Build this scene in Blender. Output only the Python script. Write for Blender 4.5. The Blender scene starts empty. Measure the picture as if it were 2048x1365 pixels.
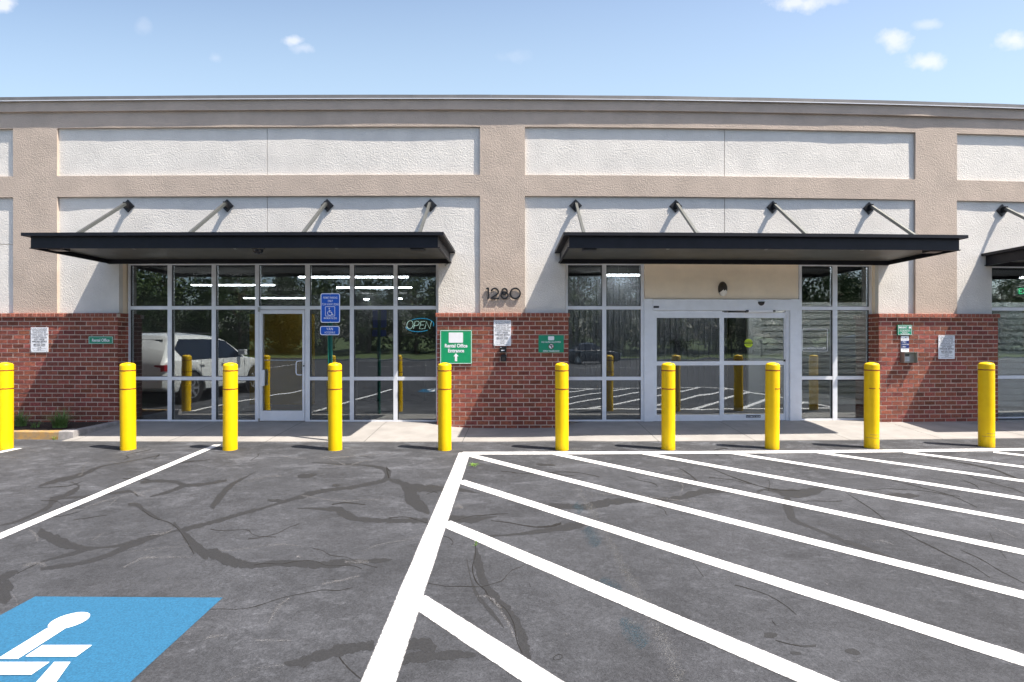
import bpy, bmesh, math, random
from mathutils import Vector, noise, Matrix
R = math.radians
random.seed(7)
sc = bpy.context.scene
C = sc.collection

# ------------------------------------------------------------------ camera, sky, sun
EYE = 1.6
F = 1050.0            # focal length in pixels of the 2048 px wide photograph
cd = bpy.data.cameras.new('camera'); cam = bpy.data.objects.new('camera', cd); C.objects.link(cam)
cam.location = (0, 0, EYE); cam.rotation_euler = (R(90), 0, 0)
cd.sensor_width = 36; cd.lens = F / 2048 * 36; cd.clip_end = 2000; cd.clip_start = 0.05
sc.camera = cam
sc.view_settings.view_transform = 'Standard'; sc.view_settings.look = 'None'
sc.view_settings.gamma = 1; sc.view_settings.exposure = 1.15
SUND = Vector((-.52, .20, -1.0)).normalized()
sl = bpy.data.lights.new('sun', 'SUN'); sl.energy = 5.0; sl.angle = R(.55); sl.color = (1, .91, .80)
so = bpy.data.objects.new('sun', sl); C.objects.link(so); so.rotation_euler = SUND.to_track_quat('-Z', 'Y').to_euler()
W = bpy.data.worlds.new('World'); sc.world = W; W.use_nodes = True
nt = W.node_tree; N = nt.nodes; L = nt.links
bg = N['Background']; bg.inputs[1].default_value = .106
sky = N.new('ShaderNodeTexSky'); sky.sky_type = 'NISHITA'; sky.sun_disc = False
sky.sun_elevation = math.asin(-SUND.z); sky.sun_rotation = math.atan2(-SUND.x, -SUND.y)
sky.air_density = 1.0; sky.dust_density = 2.2; sky.ozone_density = 1.6
def wmath(op, a, b=None, clamp=False):
    n = N.new('ShaderNodeMath'); n.operation = op; n.use_clamp = clamp
    for i, v in enumerate((a, b)):
        if v is None: continue
        if isinstance(v, (int, float)): n.inputs[i].default_value = v
        else: L.new(v, n.inputs[i])
    return n.outputs[0]
tc = N.new('ShaderNodeTexCoord'); sp = N.new('ShaderNodeSeparateXYZ'); L.new(tc.outputs['Generated'], sp.inputs[0])
yy = wmath('MAXIMUM', sp.outputs[1], .05)
uu = wmath('DIVIDE', sp.outputs[0], yy); vv = wmath('DIVIDE', sp.outputs[2], yy)
nz = N.new('ShaderNodeTexNoise'); nz.inputs['Scale'].default_value = 34; nz.inputs['Detail'].default_value = 8; nz.inputs['Roughness'].default_value = .62
L.new(tc.outputs['Generated'], nz.inputs['Vector'])
nn = wmath('MULTIPLY', wmath('SUBTRACT', nz.outputs[0], .5), 2.6)
tot = None
for (px, py, a, b, op) in [(583, 82, 19, 9, .7), (606, 96, 22, 8, .35), (285, 52, 16, 16, .16), (432, 116, 14, 10, .2), (1030, 113, 30, 11, .12),
                           (1788, 80, 28, 19, .75), (1853, 124, 36, 15, .75), (1852, 50, 30, 9, .4), (2030, 82, 34, 19, .8), (1605, 6, 50, 16, .75),
                           (1650, 2, 40, 10, .4), (2, 6, 22, 16, .8)]:
    du = wmath('DIVIDE', wmath('SUBTRACT', uu, (px - 1024) / F), a / F)
    dv = wmath('DIVIDE', wmath('SUBTRACT', vv, (682.5 - py) / F), b / F)
    d = wmath('SQRT', wmath('ADD', wmath('MULTIPLY', du, du), wmath('MULTIPLY', dv, dv)))
    m = wmath('SUBTRACT', 1.35, wmath('ADD', d, nn), True)
    m = wmath('MULTIPLY', m, op)
    tot = m if tot is None else wmath('MAXIMUM', tot, m)
mx = N.new('ShaderNodeMix'); mx.data_type = 'RGBA'
hz = N.new('ShaderNodeMix'); hz.data_type = 'RGBA'     # pale haze in the northern sky, thicker towards the horizon
hf = wmath('MULTIPLY', wmath('MULTIPLY', wmath('ADD', sp.outputs[1], -.1), 2.2, True), wmath('SUBTRACT', 1.36, wmath('MULTIPLY', vv, 1.75), True))
L.new(hf, hz.inputs[0]); L.new(sky.outputs[0], hz.inputs[6]); hz.inputs[7].default_value = (3.15, 4.15, 4.95, 1)
L.new(tot, mx.inputs[0]); L.new(hz.outputs[2], mx.inputs[6]); mx.inputs[7].default_value = (4.4, 4.5, 4.9, 1)
L.new(mx.outputs[2], bg.inputs[0])

# ------------------------------------------------------------------ helpers
def g(x):                                   # the frontage is gently convex in plan
    return (.0015 if x < -1.5 else .0031) * (x + 1.5) ** 2
def XP(px, Z):
    X = 0
    for _ in range(8): X = (px - 1024) / F * (Z + g(X))
    return X
def ZP(py, Z): return EYE + (682.5 - py) / F * Z
AZ = -.10                                    # level of the asphalt
def GP(px, py, z=AZ):                        # photo pixel to ground point
    Y = (EYE - z) * F / (py - 682.5)
    return ((px - 1024) / F * Y, Y)
def srgb(r, g_, b):
    f = lambda c: (c / 255 / 12.92) if c / 255 < .04045 else ((c / 255 + .055) / 1.055) ** 2.4
    return (f(r), f(g_), f(b))

def mat(name, col, rough=.6, metal=0, var=0, vscale=6, bump=0, bscale=60, emit=0, col2=None, attr=False, detail=5, spec=.5, coat=0):
    m = bpy.data.materials.new(name); m.use_nodes = True
    n = m.node_tree.nodes; l = m.node_tree.links; p = n['Principled BSDF']
    p.inputs['Base Color'].default_value = (*col, 1); p.inputs['Roughness'].default_value = rough; p.inputs['Metallic'].default_value = metal
    p.inputs['Specular IOR Level'].default_value = spec
    if coat: p.inputs['Coat Weight'].default_value = coat
    t = n.new('ShaderNodeTexCoord')
    if var:
        z = n.new('ShaderNodeTexNoise'); z.inputs['Scale'].default_value = vscale; z.inputs['Detail'].default_value = detail
        z.inputs['Roughness'].default_value = .62
        l.new(t.outputs['Object'], z.inputs['Vector'])
        x = n.new('ShaderNodeMix'); x.data_type = 'RGBA'
        mr = n.new('ShaderNodeMapRange'); mr.inputs[1].default_value = .35; mr.inputs[2].default_value = .65
        l.new(z.outputs[0], mr.inputs[0]); l.new(mr.outputs[0], x.inputs[0])
        c2 = col2 or tuple(c * (1 - var) for c in col)
        c1 = col if col2 else tuple(min(1, c * (1 + var)) for c in col)
        x.inputs[6].default_value = (*c1, 1); x.inputs[7].default_value = (*c2, 1)
        last = x.outputs[2]
        if attr:
            a = n.new('ShaderNodeAttribute'); a.attribute_name = 'Col'
            y = n.new('ShaderNodeMix'); y.data_type = 'RGBA'; y.blend_type = 'MULTIPLY'; y.inputs[0].default_value = 1
            l.new(last, y.inputs[6]); l.new(a.outputs[0], y.inputs[7]); last = y.outputs[2]
        l.new(last, p.inputs['Base Color'])
    if bump:
        z2 = n.new('ShaderNodeTexNoise'); z2.inputs['Scale'].default_value = bscale; z2.inputs['Detail'].default_value = 4
        l.new(t.outputs['Object'], z2.inputs['Vector'])
        b = n.new('ShaderNodeBump'); b.inputs['Strength'].default_value = 1; b.inputs['Distance'].default_value = bump
        l.new(z2.outputs[0], b.inputs['Height']); l.new(b.outputs[0], p.inputs['Normal'])
    if emit:
        p.inputs['Emission Color'].default_value = (*col, 1); p.inputs['Emission Strength'].default_value = emit
    return m

M = {}
M['stucco_white'] = mat('stucco_white', (.69, .665, .62), .9, var=.05, vscale=3, bump=.009, bscale=46)
M['stucco_tan'] = mat('stucco_tan', (.47, .39, .325), .9, var=.07, vscale=2.5, bump=.009, bscale=46)
M['stucco_reveal'] = mat('stucco_reveal', (.88, .76, .60), .9, var=.04, vscale=3, bump=.001, bscale=70)
M['brick'] = mat('brick', (.235, .068, .045), .9, var=.28, vscale=28, bump=.005, bscale=50, attr=True)
M['mortar'] = mat('mortar', (.56, .46, .39), .95, var=.15, vscale=12, bump=.003, bscale=120)
M['aluminium'] = mat('aluminium', (.76, .79, .84), .42, .15, var=.04, vscale=5)
M['coping'] = mat('coping_metal', (.20, .19, .18), .45, .3, var=.1, vscale=3)
M['canopy'] = mat('canopy_paint', (.007, .0075, .012), .5, 0, var=.25, vscale=4, spec=.3)
M['soffit'] = mat('soffit_paint', (.09, .09, .078), .5, 0, var=.15, vscale=3)
M['strut'] = mat('strut_metal', (.16, .17, .165), .4, .7, var=.1, vscale=8)
M['black'] = mat('black_metal', (.012, .012, .014), .4, 0, var=.2, vscale=8)
M['yellow'] = mat('yellow_plastic', (.80, .53, .001), .42, 0, var=.04, vscale=5, bump=.0004, bscale=14, col2=(.74, .46, .001), spec=.3)
M['band'] = mat('red_band', (.20, .022, .008), .6, 0, var=.3, vscale=40)
M['concrete'] = mat('concrete', (.255, .246, .236), .9, var=.12, vscale=2.2, bump=.0015, bscale=160, detail=8)
M['kerb_concrete'] = mat('kerb_concrete', (.27, .26, .26), .9, var=.2, vscale=9, bump=.002, bscale=70)
M['kerb_yellow'] = mat('kerb_worn_yellow', (.40, .235, .075), .9, var=.3, vscale=9, bump=.004, bscale=40, col2=(.25, .19, .12))
M['soil'] = mat('soil', (.035, .022, .015), 1, var=.6, vscale=30, bump=.02, bscale=40)
M['leaf'] = mat('grass_blade', (.12, .22, .06), .6, 0, var=.5, vscale=12)
M['leaf_bright'] = mat('weed_blade', (.16, .30, .04), .6, 0, var=.3, vscale=12)
M['blue_sign'] = mat('blue_sign', (.005, .085, .46), .4, var=.04)
M['sign_white'] = mat('sign_white', (.80, .82, .86), .5, var=.02)
M['green_sign'] = mat('green_sign', (.005, .30, .12), .4, var=.05)
M['green_sign2'] = mat('green_sign_teal', (.006, .26, .14), .4, var=.05)
M['navy'] = mat('navy_print', (.008, .03, .16), .4)
M['ink'] = mat('ink', (.02, .02, .03), .7)
M['ink_grey'] = mat('ink_grey', (.12, .12, .14), .7)
M['post_green'] = mat('post_green', (.008, .13, .10), .5, .1, var=.2, vscale=12)
M['steel'] = mat('steel', (.40, .40, .37), .35, .7, var=.1, vscale=10)
M['bronze'] = mat('bronze_paint', (.05, .042, .035), .45, .2)
M['lens'] = mat('milky_lens', (.75, .74, .70), .3)
M['sticker'] = mat('sticker_yellow', (.55, .72, .02), .5)
M['car_white'] = mat('car_white_paint', (.80, .82, .80), .3, 0, coat=.6)
M['car_dark'] = mat('car_dark_paint', (.03, .035, .045), .25, .2, coat=.6)
M['car_silver'] = mat('car_silver_paint', (.42, .44, .46), .3, .5, coat=.6)
M['car_glass'] = mat('car_glass', (.008, .012, .022), .06, 0)
M['tyre'] = mat('tyre_rubber', (.015, .015, .016), .8)
M['rim'] = mat('rim_metal', (.55, .56, .58), .25, .8)
M['tail'] = mat('tail_lamp', (.35, .01, .02), .2)
M['head'] = mat('head_lamp', (.7, .72, .75), .15)
M['trunk'] = mat('bark', (.09, .065, .045), .95, var=.4, vscale=10, bump=.02, bscale=12)
M['grass'] = mat('lawn', (.05, .08, .018), .9, var=.35, vscale=3, bump=.03, bscale=20)
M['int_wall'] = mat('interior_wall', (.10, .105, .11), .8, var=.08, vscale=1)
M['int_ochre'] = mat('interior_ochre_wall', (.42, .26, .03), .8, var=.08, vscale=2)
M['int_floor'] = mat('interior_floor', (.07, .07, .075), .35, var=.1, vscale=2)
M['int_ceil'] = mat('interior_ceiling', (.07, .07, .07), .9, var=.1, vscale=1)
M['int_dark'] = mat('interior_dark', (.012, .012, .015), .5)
M['corrugated'] = mat('corrugated_metal', (.13, .14, .16), .45, .2, var=.06, vscale=2)
M['shutter'] = mat('shutter_slats', (.55, .58, .57), .5, .1, var=.05, vscale=3)
M['lamp'] = mat('lamp_strip', (.97, .96, .95), .5, emit=18)
M['exit'] = mat('exit_face', (.05, .55, .22), .5, emit=.9)
M['neon_white'] = mat('neon_white', (.70, .95, .80), .4, emit=.45)
M['neon_blue'] = mat('neon_blue', (.02, .34, .60), .4, emit=.5)
M['conc_roof'] = mat('roof_membrane', (.4, .4, .4), .9)

def scuff(m):
    n = m.node_tree.nodes; l = m.node_tree.links; p = n['Principled BSDF']; src = p.inputs['Base Color'].links[0].from_socket
    t = n.new('ShaderNodeTexCoord'); mp = n.new('ShaderNodeMapping'); mp.inputs['Scale'].default_value = (1, 1, .45); l.new(t.outputs['Object'], mp.inputs[0])
    oi = n.new('ShaderNodeObjectInfo'); l.new(oi.outputs['Location'], mp.inputs['Location'])
    z = n.new('ShaderNodeTexNoise'); z.inputs['Scale'].default_value = 22; z.inputs['Detail'].default_value = 8; z.inputs['Roughness'].default_value = .75; l.new(mp.outputs[0], z.inputs['Vector'])
    sx = n.new('ShaderNodeSeparateXYZ'); l.new(t.outputs['Object'], sx.inputs[0])
    hb = n.new('ShaderNodeMapRange'); hb.inputs[1].default_value = 0; hb.inputs[2].default_value = .22; hb.inputs[3].default_value = .10; hb.inputs[4].default_value = 0; l.new(sx.outputs[2], hb.inputs[0])
    ad = n.new('ShaderNodeMath'); ad.operation = 'ADD'; l.new(z.outputs[0], ad.inputs[0]); l.new(hb.outputs[0], ad.inputs[1])
    r_ = n.new('ShaderNodeMapRange'); r_.inputs[1].default_value = .64; r_.inputs[2].default_value = .72; r_.inputs[4].default_value = .55; l.new(ad.outputs[0], r_.inputs[0])
    x = n.new('ShaderNodeMix'); x.data_type = 'RGBA'; l.new(r_.outputs[0], x.inputs[0]); l.new(src, x.inputs[6]); x.inputs[7].default_value = (.18, .11, .02, 1); l.new(x.outputs[2], p.inputs['Base Color'])
scuff(M['yellow'])
def foliage(name, c1, c2):
    m = bpy.data.materials.new(name); m.use_nodes = True
    n = m.node_tree.nodes; l = m.node_tree.links; p = n['Principled BSDF']; p.inputs['Roughness'].default_value = .7
    o = n.new('ShaderNodeTexCoord'); z = n.new('ShaderNodeTexNoise'); z.inputs['Scale'].default_value = .9; z.inputs['Detail'].default_value = 4
    l.new(o.outputs['Object'], z.inputs['Vector'])
    x = n.new('ShaderNodeMix'); x.data_type = 'RGBA'; x.inputs[6].default_value = (*c1, 1); x.inputs[7].default_value = (*c2, 1)
    mr = n.new('ShaderNodeMapRange'); mr.inputs[1].default_value = .4; mr.inputs[2].default_value = .62
    l.new(z.outputs[0], mr.inputs[0]); l.new(mr.outputs[0], x.inputs[0]); l.new(x.outputs[2], p.inputs['Base Color'])
    return m
M['fol_a'] = foliage('foliage_dark', (.013, .03, .008), (.04, .08, .014))
M['fol_b'] = foliage('foliage_mid', (.022, .05, .01), (.06, .10, .017))

# glass: clear reflective sheet
def glass_mat(name, tint, base):
    m = bpy.data.materials.new(name); m.use_nodes = True
    n = m.node_tree.nodes; l = m.node_tree.links; n.clear()
    out = n.new('ShaderNodeOutputMaterial'); mixs = n.new('ShaderNodeMixShader')
    tr = n.new('ShaderNodeBsdfTransparent'); tr.inputs[0].default_value = (*tint, 1)
    gl = n.new('ShaderNodeBsdfGlossy'); gl.inputs['Roughness'].default_value = .0; gl.inputs[0].default_value = (.93, .98, 1, 1)
    fr = n.new('ShaderNodeLayerWeight'); fr.inputs[0].default_value = .35
    ma = n.new('ShaderNodeMath'); ma.operation = 'MULTIPLY_ADD'; ma.inputs[1].default_value = .5; ma.inputs[2].default_value = base
    ma.use_clamp = True
    l.new(fr.outputs['Fresnel'], ma.inputs[0]); l.new(ma.outputs[0], mixs.inputs[0])
    tcn = n.new('ShaderNodeTexCoord'); nn_ = n.new('ShaderNodeTexNoise'); nn_.inputs['Scale'].default_value = 1.4; nn_.inputs['Detail'].default_value = 1
    l.new(tcn.outputs['Object'], nn_.inputs['Vector'])
    bp = n.new('ShaderNodeBump'); bp.inputs['Distance'].default_value = .0019; l.new(nn_.outputs[0], bp.inputs['Height']); l.new(bp.outputs[0], gl.inputs['Normal'])
    l.new(tr.outputs[0], mixs.inputs[1]); l.new(gl.outputs[0], mixs.inputs[2]); l.new(mixs.outputs[0], out.inputs[0])
    return m
M['glass'] = glass_mat('window_glass', (.74, .77, .79), .125)

def asphalt_mat():
    m = bpy.data.materials.new('asphalt'); m.use_nodes = True
    n = m.node_tree.nodes; l = m.node_tree.links; p = n['Principled BSDF']; p.inputs['Roughness'].default_value = .85
    p.inputs['Specular IOR Level'].default_value = .3
    t = n.new('ShaderNodeTexCoord')
    def noi(scale, detail=4, rough=.6, stretch=None, dist=0):
        z = n.new('ShaderNodeTexNoise'); z.inputs['Scale'].default_value = scale; z.inputs['Detail'].default_value = detail
        z.inputs['Roughness'].default_value = rough; z.inputs['Distortion'].default_value = dist
        if stretch:
            mp = n.new('ShaderNodeMapping'); mp.inputs['Scale'].default_value = stretch; mp.inputs['Rotation'].default_value = (0, 0, .35)
            l.new(t.outputs['Object'], mp.inputs[0]); l.new(mp.outputs[0], z.inputs['Vector'])
        else: l.new(t.outputs['Object'], z.inputs['Vector'])
        return z.outputs[0]
    def mr(v, a, b, c=0, d=1):
        r = n.new('ShaderNodeMapRange'); r.inputs[1].default_value = a; r.inputs[2].default_value = b; r.inputs[3].default_value = c; r.inputs[4].default_value = d
        l.new(v, r.inputs[0]); return r.outputs[0]
    def mth(op, a, b):
        q = n.new('ShaderNodeMath'); q.operation = op
        for i, v in enumerate((a, b)):
            if isinstance(v, (int, float)): q.inputs[i].default_value = v
            else: l.new(v, q.inputs[i])
        return q.outputs[0]
    v = mr(noi(.8, 6, .6), .35, .65, .78, 1.18)                       # broad patches
    v = mth('MULTIPLY', v, mr(noi(5, 6, .7), .35, .65, .82, 1.2))
    sx = n.new('ShaderNodeSeparateXYZ'); l.new(t.outputs['Object'], sx.inputs[0])
    worn = mr(sx.outputs[1], 4.0, 8.5, .12, 1.0)                     # older, dustier towards the kerb
    sm = mr(noi(1.7, 10, .78, (1, 1.5, 1), .6), .50, .64)
    sm2 = mr(noi(7, 9, .85, (1, 1.8, 1), .5), .52, .66)
    v = mth('ADD', v, mth('MULTIPLY', mth('MULTIPLY', sm, worn), 1.4))
    v = mth('ADD', v, mth('MULTIPLY', mth('MULTIPLY', sm2, mr(noi(1.1, 3), .40, .56)), .95))
    v = mth('MULTIPLY', v, mr(noi(95, 5, .95), .38, .62, .52, 1.52))    # aggregate
    v = mth('MULTIPLY', v, mr(noi(28, 6, .9), .38, .62, .80, 1.22))
    sp_ = mr(noi(210, 2, .7), .66, .74)
    v = mth('ADD', v, mth('MULTIPLY', sp_, 1.6))
    cr = n.new('ShaderNodeMix'); cr.data_type = 'RGBA'; cr.blend_type = 'MULTIPLY'; cr.inputs[0].default_value = 1
    cr.inputs[6].default_value = (.0400, .0422, .0478, 1)
    cb = n.new('ShaderNodeCombineColor'); 
    for i in range(3): l.new(v, cb.inputs[i])
    l.new(cb.outputs[0], cr.inputs[7]); l.new(cr.outputs[2], p.inputs['Base Color'])
    b = n.new('ShaderNodeBump'); b.inputs['Distance'].default_value = .004
    l.new(noi(150, 4, .7), b.inputs['Height']); l.new(b.outputs[0], p.inputs['Normal'])
    return m
M['asphalt'] = asphalt_mat()

def paint_mat(name, col, cover=.5, soft=.15, speck=0, rough=.8, amp=None):
    """Flat marking whose edge (uv.y 0..1 across) wears away irregularly."""
    m = bpy.data.materials.new(name); m.use_nodes = True
    n = m.node_tree.nodes; l = m.node_tree.links; p = n['Principled BSDF']; p.inputs['Roughness'].default_value = rough
    p.inputs['Specular IOR Level'].default_value = .3
    t = n.new('ShaderNodeTexCoord')
    uv = n.new('ShaderNodeSeparateXYZ'); l.new(t.outputs['UV'], uv.inputs[0])
    def mth(op, a, b, cl=False):
        q = n.new('ShaderNodeMath'); q.operation = op; q.use_clamp = cl
        for i, v in enumerate((a, b)):
            if isinstance(v, (int, float)): q.inputs[i].default_value = v
            else: l.new(v, q.inputs[i])
        return q.outputs[0]
    def noi(s, d=5):
        z = n.new('ShaderNodeTexNoise'); z.inputs['Scale'].default_value = s; z.inputs['Detail'].default_value = d; z.inputs['Roughness'].default_value = .7
        l.new(t.outputs['Object'], z.inputs['Vector']); return z.outputs[0]
    e = mth('MINIMUM', uv.outputs[1], mth('SUBTRACT', 1.0, uv.outputs[1]))
    a = mth('DIVIDE', mth('ADD', e, mth('MULTIPLY', mth('SUBTRACT', noi(30), .5 + (.5 - cover)), amp if amp else soft * 2.2)), soft, True)
    if speck: a = mth('MULTIPLY', a, mth('MULTIPLY', mth('SUBTRACT', noi(110, 3), speck), 6, True))
    l.new(a, p.inputs['Alpha'])
    z = noi(95, 5); r = n.new('ShaderNodeMapRange'); r.inputs[1].default_value = .3; r.inputs[2].default_value = .7
    r.inputs[3].default_value = .62; r.inputs[4].default_value = 1.25; l.new(z, r.inputs[0])
    cr = n.new('ShaderNodeMix'); cr.data_type = 'RGBA'; cr.blend_type = 'MULTIPLY'; cr.inputs[0].default_value = 1; cr.inputs[6].default_value = (*col, 1)
    cb = n.new('ShaderNodeCombineColor')
    for i in range(3): l.new(r.outputs[0], cb.inputs[i])
    l.new(cb.outputs[0], cr.inputs[7]); l.new(cr.outputs[2], p.inputs['Base Color'])
    b = n.new('ShaderNodeBump'); b.inputs['Distance'].default_value = .002; l.new(noi(150, 3), b.inputs['Height']); l.new(b.outputs[0], p.inputs['Normal'])
    return m
M['line'] = paint_mat('line_paint', (.70, .70, .70), .60, .09)
M['blue_paint'] = paint_mat('blue_paint', (.019, .108, .205), .6, .01)
M['stencil'] = paint_mat('stencil_paint', (.82, .83, .85), .6, .02)
M['seal'] = paint_mat('crack_seal', (.0255, .0262, .0282), .54, .03, rough=.7, amp=1.1)
M['seal_thin'] = paint_mat('crack_dark', (.014, .0135, .013), .52, .05, rough=.9, amp=1.6)
M['ghost'] = paint_mat('old_white_paint', (.19, .19, .185), .5, .4, speck=.53)
M['ghost_blue'] = paint_mat('old_blue_paint', (.026, .055, .075), .5, .4, speck=.46)
M['chalk'] = paint_mat('pale_crack', (.17, .17, .175), .46, .5, speck=.44)

class MB:
    def __init__(s): s.v = []; s.f = []; s.mi = []; s.uv = None; s.col = None; s.cur = 0
    def add(s, vs, fs):
        o = len(s.v); s.v += [tuple(p) for p in vs]
        for f in fs: s.f.append(tuple(i + o for i in f)); s.mi.append(s.cur)
    def box(s, x0, x1, y0, y1, z0, z1, sub=.6):
        n = max(1, int(math.ceil(abs(x1 - x0) / sub))) if sub else 1
        vs = []; fs = []
        for i in range(n + 1):
            x = x0 + (x1 - x0) * i / n
            vs += [(x, y0, z0), (x, y1, z0), (x, y1, z1), (x, y0, z1)]
        for i in range(n):
            a = 4 * i; b = a + 4
            for k in range(4): k2 = (k + 1) % 4; fs.append((a + k, b + k, b + k2, a + k2))
        fs.append((0, 1, 2, 3)); e = 4 * n; fs.append((e + 3, e + 2, e + 1, e))
        s.add(vs, fs)
    def obox(s, c, ax, ay, az):              # oriented box: centre and three half axes
        c, ax, ay, az = map(Vector, (c, ax, ay, az)); vs = []
        for i in (-1, 1):
            for j in (-1, 1):
                for k in (-1, 1): vs.append(c + ax * i + ay * j + az * k)
        s.add(vs, [(0, 1, 3, 2), (4, 6, 7, 5), (0, 4, 5, 1), (2, 3, 7, 6), (0, 2, 6, 4), (1, 5, 7, 3)])
    def bar(s, p, q, w, h=None):
        p = Vector(p); q = Vector(q); d = (q - p); h = h or w
        u = d.cross(Vector((0, 0, 1)))
        if u.length < 1e-5: u = Vector((1, 0, 0))
        u.normalize(); v = u.cross(d).normalized()
        s.obox((p + q) / 2, d / 2, u * w / 2, v * h / 2)
    def tube(s, pts, r, n=8, cap=True):
        pts = [Vector(p) for p in pts]; rs = r if isinstance(r, (list, tuple)) else [r] * len(pts)
        rings = []; u = None
        for i, p in enumerate(pts):
            d = (pts[min(i + 1, len(pts) - 1)] - pts[max(i - 1, 0)]).normalized()
            if u is None:
                u = d.cross(Vector((0, 0, 1)));
                if u.length < 1e-3: u = Vector((1, 0, 0))
            u = (u - d * u.dot(d)).normalized(); w = d.cross(u)
            rings.append([p + (u * math.cos(2 * math.pi * k / n) + w * math.sin(2 * math.pi * k / n)) * rs[i] for k in range(n)])
        vs = [p for r_ in rings for p in r_]; fs = []
        for i in range(len(pts) - 1):
            for k in range(n): k2 = (k + 1) % n; fs.append((i * n + k, i * n + k2, (i + 1) * n + k2, (i + 1) * n + k))
        if cap: fs.append(tuple(range(n - 1, -1, -1))); fs.append(tuple((len(pts) - 1) * n + k for k in range(n)))
        s.add(vs, fs)
    def lathe(s, prof, n=32, c=(0, 0, 0)):
        vs = []; fs = []; m = len(prof)
        for (r, z) in prof:
            for k in range(n): a = 2 * math.pi * k / n; vs.append((c[0] + r * math.cos(a), c[1] + r * math.sin(a), c[2] + z))
        for i in range(m - 1):
            for k in range(n): k2 = (k + 1) % n; fs.append((i * n + k, i * n + k2, (i + 1) * n + k2, (i + 1) * n + k))
        fs.append(tuple(range(n - 1, -1, -1))); fs.append(tuple((m - 1) * n + k for k in range(n)))
        s.add(vs, fs)
    def prism(s, pts, y0, y1):               # polygon in x,z extruded along y (front y0)
        n = len(pts); vs = [(x, y0, z) for x, z in pts] + [(x, y1, z) for x, z in pts]
        fs = [tuple(range(n)), tuple(range(2 * n - 1, n - 1, -1))]
        for i in range(n): j = (i + 1) % n; fs.append((i, i + n, j + n, j))
        s.add(vs, fs)
    def build(s, name, mats, parent=None, bend=False, smooth=False, bevel=0):
        me = bpy.data.meshes.new(name)
        vs = [(x, y + g(x), z) for x, y, z in s.v] if bend else s.v
        if parent is not None:
            pl = Vector((0, 0, 0)); q = parent
            while q is not None: pl += q.location; q = q.parent
            vs = [(x - pl.x, y - pl.y, z - pl.z) for x, y, z in vs]
        me.from_pydata(vs, [], s.f)
        for m in (mats if isinstance(mats, (list, tuple)) else [mats]): me.materials.append(M[m])
        me.polygons.foreach_set('material_index', s.mi)
        if s.uv:
            ul = me.uv_layers.new(name='UVMap')
            for lp in me.loops: ul.data[lp.index].uv = s.uv[lp.vertex_index]
        if s.col:
            ca = me.color_attributes.new('Col', 'FLOAT_COLOR', 'POINT')
            for i, c in enumerate(s.col): ca.data[i].color = (*c, 1)
        bm = bmesh.new(); bm.from_mesh(me)
        if not s.uv: bmesh.ops.recalc_face_normals(bm, faces=bm.faces)
        if bevel:
            bmesh.ops.bevel(bm, geom=[e for e in bm.edges if e.calc_face_angle(0) > .6], offset=bevel, segments=2, affect='EDGES', profile=.6)
        bm.to_mesh(me); bm.free()
        if smooth:
            for p in me.polygons: p.use_smooth = True
            try: me.set_sharp_from_angle(angle=R(38))
            except Exception: pass
        o = bpy.data.objects.new(name, me); C.objects.link(o); o.parent = parent
        return o

def tag(o, label=None, cat=None, group=None, kind=None):
    if label: o['label'] = label
    if cat: o['category'] = cat
    if group: o['group'] = group
    if kind: o['kind'] = kind
    return o
def thing(name, label, cat, loc=(0, 0, 0), rz=0, group=None):
    o = bpy.data.objects.new(name, None); C.objects.link(o); o.location = loc; o.rotation_euler = (0, 0, rz); o.empty_display_size = .2
    return tag(o, label, cat, group)
def copy_tree(o, parent=None):
    c = o.copy(); C.objects.link(c); c.parent = parent
    for ch in list(o.children):
        copy_tree(ch, c)
    return c

def text_into(mb, s, x, z, size, y, align='CENTER', bold=0.0, squeeze=1.0, depth=.0, spacing=1.0, line=1.0):
    """Flat lettering in the plane y facing the camera side; x,z = anchor (baseline)."""
    cu = bpy.data.curves.new('t', 'FONT'); cu.body = s; cu.size = size; cu.align_x = align; cu.offset = bold * size
    cu.extrude = depth; cu.space_character = spacing; cu.space_line = line; cu.resolution_u = 4
    o = bpy.data.objects.new('t', cu); C.objects.link(o)
    bpy.context.view_layer.update()
    dg = bpy.context.evaluated_depsgraph_get()
    me = bpy.data.meshes.new_from_object(o.evaluated_get(dg))
    vs = [(x + v.co.x * squeeze, y - v.co.z, z + v.co.y) for v in me.vertices]
    mb.add(vs, [tuple(p.vertices) for p in me.polygons])
    bpy.data.objects.remove(o); bpy.data.curves.remove(cu); bpy.data.meshes.remove(me)

def rrect(x0, x1, z0, z1, r, n=5):
    pts = []
    for (cx, cz, a0) in ((x1 - r, z0 + r, -90), (x1 - r, z1 - r, 0), (x0 + r, z1 - r, 90), (x0 + r, z0 + r, 180)):
        for i in range(n + 1):
            a = R(a0 + 90 * i / n); pts.append((cx + r * math.cos(a), cz + r * math.sin(a)))
    return pts
def rring(mb, x0, x1, z0, z1, r, w, y0, y1):   # rounded frame
    a = rrect(x0, x1, z0, z1, r); b = rrect(x0 + w, x1 - w, z0 + w, z1 - w, max(.001, r - w)); n = len(a)
    vs = [(x, y0, z) for x, z in a] + [(x, y0, z) for x, z in b] + [(x, y1, z) for x, z in a] + [(x, y1, z) for x, z in b]
    fs = []
    for i in range(n):
        j = (i + 1) % n
        fs += [(i, j, n + j, n + i), (2 * n + i, i + 3 * n, 3 * n + j, 2 * n + j), (i, 2 * n + i, 2 * n + j, j), (n + i, n + j, 3 * n + j, 3 * n + i)]
    mb.add(vs, fs)

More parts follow.
